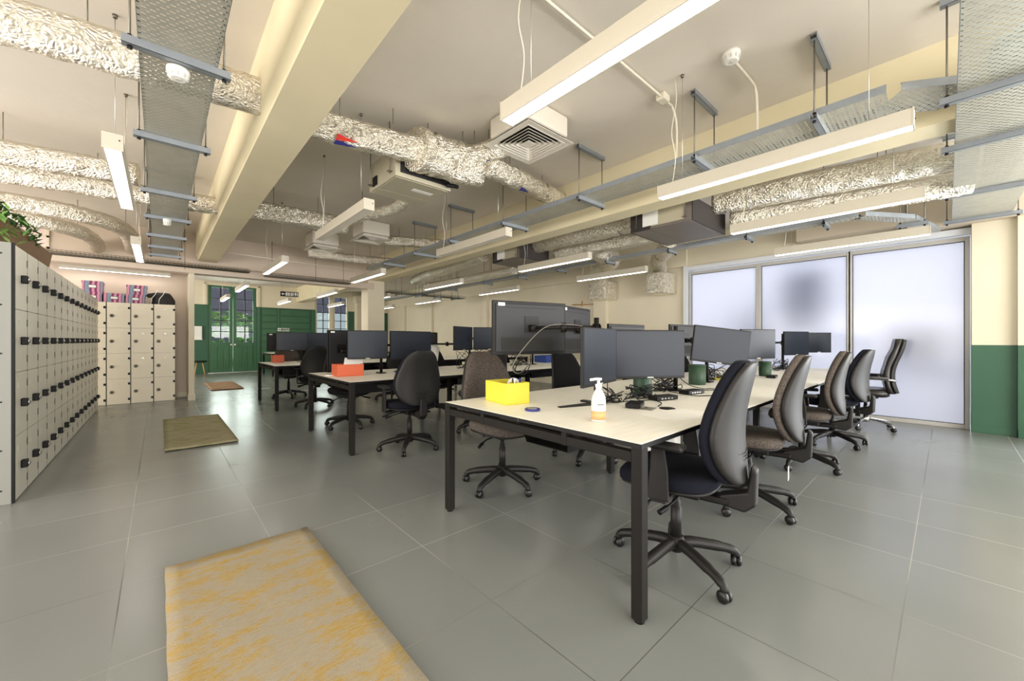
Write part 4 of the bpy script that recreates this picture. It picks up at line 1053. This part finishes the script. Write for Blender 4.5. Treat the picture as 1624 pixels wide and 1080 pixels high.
cable('grey cable drooping beside the tall monitor arm', [(2.12, 1.53, 1.06), (2.02, 1.52, 1.05), (1.98, 1.50, 1.0), (2.05, 1.49, .95), (2.12, 1.48, .96)], .003, m='rod')
cable('black cable running down from the tall monitor arm', [(2.15, 1.52, 1.25), (2.19, 1.50, 1.0), (2.19, 1.49, .8), (2.24, 1.48, .742), (2.35, 1.44, .742)])
for k, pts in enumerate(([(1.77, 1.88, 1.04), (1.70, 1.86, .95), (1.78, 1.85, .93), (1.84, 1.86, 1.0), (1.86, 1.88, 1.05)], [(1.72, 1.88, 1.03), (1.68, 1.85, .97), (1.74, 1.84, .94), (1.80, 1.85, .98)])):
    cable('black cable hanging in a loop below the large rear-facing monitor, %s' % ('larger loop' if k == 0 else 'smaller loop'), pts)
def dock(label, x, y, rz, s=1.0):
    t = thing('docking_station', label, 'docking station', (x, y, DZ), rz)
    B(-.075*s, .075*s, -.045, .045, .004, .032).build('body', 'black', t, bevel=.004)
    f = MB(); f.box(-.06*s, .06*s, -.035, .035, 0, .004); f.build('rubber_feet', 'blackm', t)
    p = MB(); [p.box(-.06+q*.03, -.045+q*.03, -.0465, -.045, .012, .02) for q in range(4)]; p.build('ports', 'silver', t)
dock('black docking station right of the pump bottle', 2.20, 1.30, .35)
dock('black docking station below the blue-grey monitor', 2.62, 1.33, -.3, 1.3)
dock('black docking station at the foot of the monitor pole', 3.08, 1.33, -.2, 1.3)
dock('black docking station beside the far monitor pole', 5.05, 1.3, .1)
def pot(label, x, y, h=.15, r=.062):
    t = thing('desk_canister', label, 'canister', (x, y, DZ)); MB().lathe([(r*.96, 0), (r, .004), (r, h), (r*.9, h), (r*.9, h-.02)], (0, 0, 0), 28).build('body', 'darkgreen', t)
    MB().lathe([(r*1.02, h-.012), (r*1.02, h+.002)], (0, 0, 0), 28).build('rim', 'darkgreen', t)
pot('dark green canister under the blue-grey monitor', 2.82, 1.60, .20, .07); pot('dark green canister right of the monitor pole', 3.78, 1.58, .185, .075); pot('dark green canister under the grey middle monitor', 5.25, 1.42, .17)
# pump bottle
t = thing('pump_bottle', 'white pump bottle with a peach label on the front bench', 'bottle', (1.68, 1.20, DZ))
MB().lathe([(.030, 0), (.037, .004), (.037, .10), (.035, .125), (.024, .150), (.015, .163), (.013, .172)], (0, 0, 0), 28).build('bottle', 'bottle', t)
MB().lathe([(.0376, .012), (.0376, .055)], (0, 0, 0), 28).build('label_band', 'peach', t)
MB().lathe([(.016, .172), (.017, .19), (.008, .192), (.007, .213)], (0, 0, 0), 18).build('pump_collar', 'white', t)
MB().tube([(.012, -.01, .216), (-.01, .008, .217), (-.038, .024, .213)], .007, 8).build('nozzle', 'white', t)
mk = MB(); 
for k, wdt in enumerate((.004, .003, .004, .003, .004)): mk.box(-.012+k*.006, -.012+k*.006+wdt, -.0384, -.0372, .088, .093)
mk.build('printed_mark', 'black', t, rot=(0, 0, -.72))
# open boxes
def openbox(label, x0, x1, y0, y1, z, h, m, name='desk_box', rz=0.0):
    cx, cy = (x0+x1)/2, (y0+y1)/2; t = thing(name, label, 'box', (cx, cy, z), rz); a, b = (x1-x0)/2, (y1-y0)/2; k = .006
    mb = MB(); mb.box(-a, a, -b, b, 0, .006); mb.box(-a, -a+k, -b, b, .006, h); mb.box(a-k, a, -b, b, .006, h); mb.box(-a+k, a-k, -b, -b+k, .006, h); mb.box(-a+k, a-k, b-k, b, .006, h)
    mb.build('shell', m, t, bevel=.0025); return t
openbox('bright yellow desk box holding tape and tools', 1.66, 1.84, 1.855, 2.135, DZ, .14, 'yellow', rz=-.18)
def ringmesh(R, r, w, n=28):
    vs = []; fs = []
    for k in range(n):
        a = 2*PI*k/n
        for (q, y) in ((R, -w), (R, w), (r, w), (r, -w)): vs.append((q*math.cos(a), y, q*math.sin(a)))
    for k in range(n):
        for j in range(4): fs.append((k*4+j, k*4+(j+1) % 4, ((k+1) % n)*4+(j+1) % 4, ((k+1) % n)*4+j))
    return MB().add(vs, fs, False)
o = ringmesh(.045, .030, .010).build('tape_roll', 'tag', None, (1.775, 1.955, DZ+.118), (0.2, 0, -.8)); tag(o, 'roll of pale tape standing up in the yellow box', 'tape')
for k, (dx, dy, m, lb) in enumerate(((0, -.05, 'black', 'black pen'), (.03, -.08, 'purple', 'blue pen'), (-.03, -.09, 'white', 'white pen'), (.02, -.02, 'black', 'black marker'))):
    p = MB().tube([(0, 0, .0), (.012*(k-1), .01*k, .14)], .006, 7).build('pen', m, None, (1.765+dx, 1.985+dy, DZ+.012)); tag(p, '%s standing in the yellow box%s' % (lb, ', the thicker one' if k == 3 else ''), 'pen')
    MB().lathe([(.0075, .0), (.0075, .02)], (.012*(k-1), .01*k, .13), 8).build('cap', m, p)
o = MB().lathe([(.043, 0), (.046, .004), (.046, .010), (.043, .013), (.03, .012)], (0, 0, 0), 28).build('coaster', 'purple', None, (1.645, 1.645, DZ)); tag(o, 'blue and silver round coaster on the front bench', 'coaster'); MB().lathe([(.030, .0125), (.018, .014)], (0, 0, 0), 20).build('coaster_face', 'silver', o)
o = MB().lathe([(.045, 0), (.047, .003), (.04, .005)], (0, 0, 0), 28).build('cable_grommet', 'black', None, (2.30, 1.14, DZ)); tag(o, 'round black cable grommet set in the front bench', 'grommet'); MB().lathe([(.03, .005), (.029, .0065)], (0, 0, 0), 20).build('grommet_lid', 'blackm', o)
for k, (x, y, rz, lb) in enumerate(((2.135, 1.03, -.32, 'flat white paper sheet on the front bench below the grommet'), (2.18, 1.0, -.22, 'second white paper sheet partly under the first'))):
    o = B(-.175, .175, -.11, .11, 0, .0012).build('paper_sheet', 'paper', None, (x, y, DZ+.0002+.0013*(1-k)), (0, 0, rz)); tag(o, lb, 'paper', 'paper sheets')
# wire coaster grid next to dock
mb = MB()
for k in range(7): mb.tube([(-.05+k*.0167, -.035, .003), (-.05+k*.0167, .035, .003)], .0012, 4); 
for k in range(5): mb.tube([(-.05, -.035+k*.0175, .005), (.05, -.035+k*.0175, .005)], .0012, 4)
o = mb.build('wire_mesh_tray', 'rod', None, (2.20, 1.21, DZ), (0, 0, .2)); tag(o, 'small wire mesh stand beside the docking station', 'stand')
openbox('orange letter box full of papers on the middle bench', 1.51, 1.81, 4.64, 4.875, DZ, .137, 'orange', rz=-.05)
for k in range(5):
    o = B(-.105, .105, -.0008, .0008, 0, .15).build('letter', 'paper', None, (1.69+.012*k, 4.70+.022*k, DZ+.05), (-.4+.07*k, .25-.04*k, -.1)); tag(o, 'white paper leaning in the orange letter box', 'paper', 'papers in the orange letter box')
openbox('small orange box at the left end of the rear bench', 1.57, 1.75, 8.36, 8.58, DZ, .14, 'orange')
openbox('blue storage box on the far part of the middle bench', 5.35, 5.72, 5.0, 5.3, DZ, .13, 'bluebox'); openbox('green storage box beside the blue one on the middle bench', 5.78, 6.1, 5.0, 5.3, DZ, .13, 'greenbox')
o = B(-.05, .05, -.04, .04, 0, .012).build('note_pad', 'paper', None, (1.50, 4.85, DZ), (0, 0, .4), bevel=.003); tag(o, 'crumpled white note at the left end of the middle bench', 'paper')
openbox('small yellow tray under the raised monitor pair', 3.95, 4.08, 5.02, 5.2, DZ, .17, 'yellow')
o = MB().box(-.2, .2, -.09, .09, 0, .018).build('folder', 'yellow', None, (4.55, 1.60, DZ), bevel=.004); tag(o, 'lime yellow folder under the tilted brownish monitor', 'folder')
o = MB().lathe([(.05, 0), (.055, .005), (.10, .30), (.06, .36), (.02, .38)], (0, 0, 0), 20).build('lamp_shade', 'white'); t = thing('desk_lamp', 'small white domed desk lamp beside the navy chair', 'lamp', (2.95, 5.0, DZ)); o.parent = t; o.name = 'shade'
# items under desks, walls
B_ = B(-.045, .045, -.11, .11, 0, .37).build('casing', 'white'); t = thing('desktop_computer', 'white computer case hung under the front bench', 'computer', (2.80, 1.42, .27)); B_.parent = t; B(-.047, -.045, -.10, .10, .03, .34).build('side_panel', 'tag', t)
def sign(label, x, y, z, w, h, rz, bgm, fgm, glyphs, name='exit_sign', hang=False):
    t = thing(name, label, 'sign', (x, y, z), rz)
    B(-w/2, w/2, 0, .012, -h/2, h/2).build('panel', bgm, t, bevel=.002)
    g = MB()
    for (a, b, c_, d) in glyphs: g.box(a*w, b*w, -.003, -.0001, c_*h, d*h)
    g.prism([(-.46*w, 0), (-.36*w, .26*h), (-.36*w, -.26*h)], -.003, -.0001, 'y')
    g.build('symbols', fgm, t)
    if hang:
        for s in (-1, 1): MB().tube([(s*w*.4, .006, h/2), (s*w*.4, .006, CZ-z)], .002, 5).build('wire', 'rod', t)
GL = [(-.37, -.27, -.09, .09), (-.22, -.10, -.34, .34), (-.07, .0, -.34, .34), (.03, .06, -.34, .34), (.09, .17, -.34, .34), (.20, .24, -.34, .34), (.28, .38, -.1, .34), (.31, .35, -.34, -.1), (.41, .46, -.34, .34)]
sign('hanging black exit sign with white arrow and symbols', 2.55, 11.6, 2.37, .42, .13, -.05, 'black', 'tag', GL, hang=True)
sign('pale exit sign with green symbols on the green boarding', 3.57, FY-.03, 1.57, .40, .12, 0, 'tag', 'green', GL, 'wall_sign')
t = thing('wall_dispenser', 'white notice and holder on the green wall beside the post', 'dispenser', (.97, FY-.002, 1.2)); B(-.12, .12, -.06, 0, 0, .44).build('body', 'white', t, bevel=.01); B(-.09, .09, -.064, -.06, .08, .36).build('notice', 'tag', t); B(-.13, .13, -.10, 0, -.03, 0).build('shelf', 'white', t)
t = thing('stool', 'dark seat stool on oak legs by the green wall', 'stool', (1.0, 16.75, 0))
MB().lathe([(.17, .42), (.2, .43), (.2, .46), (.18, .47)], (0, 0, 0), 24).build('seat', 'black', t)
for k in range(4): a = PI/4+k*PI/2; MB().tube([(.11*math.cos(a), .11*math.sin(a), .42), (.19*math.cos(a), .19*math.sin(a), 0)], [.014, .010], 8).build('leg', 'woodl', t)
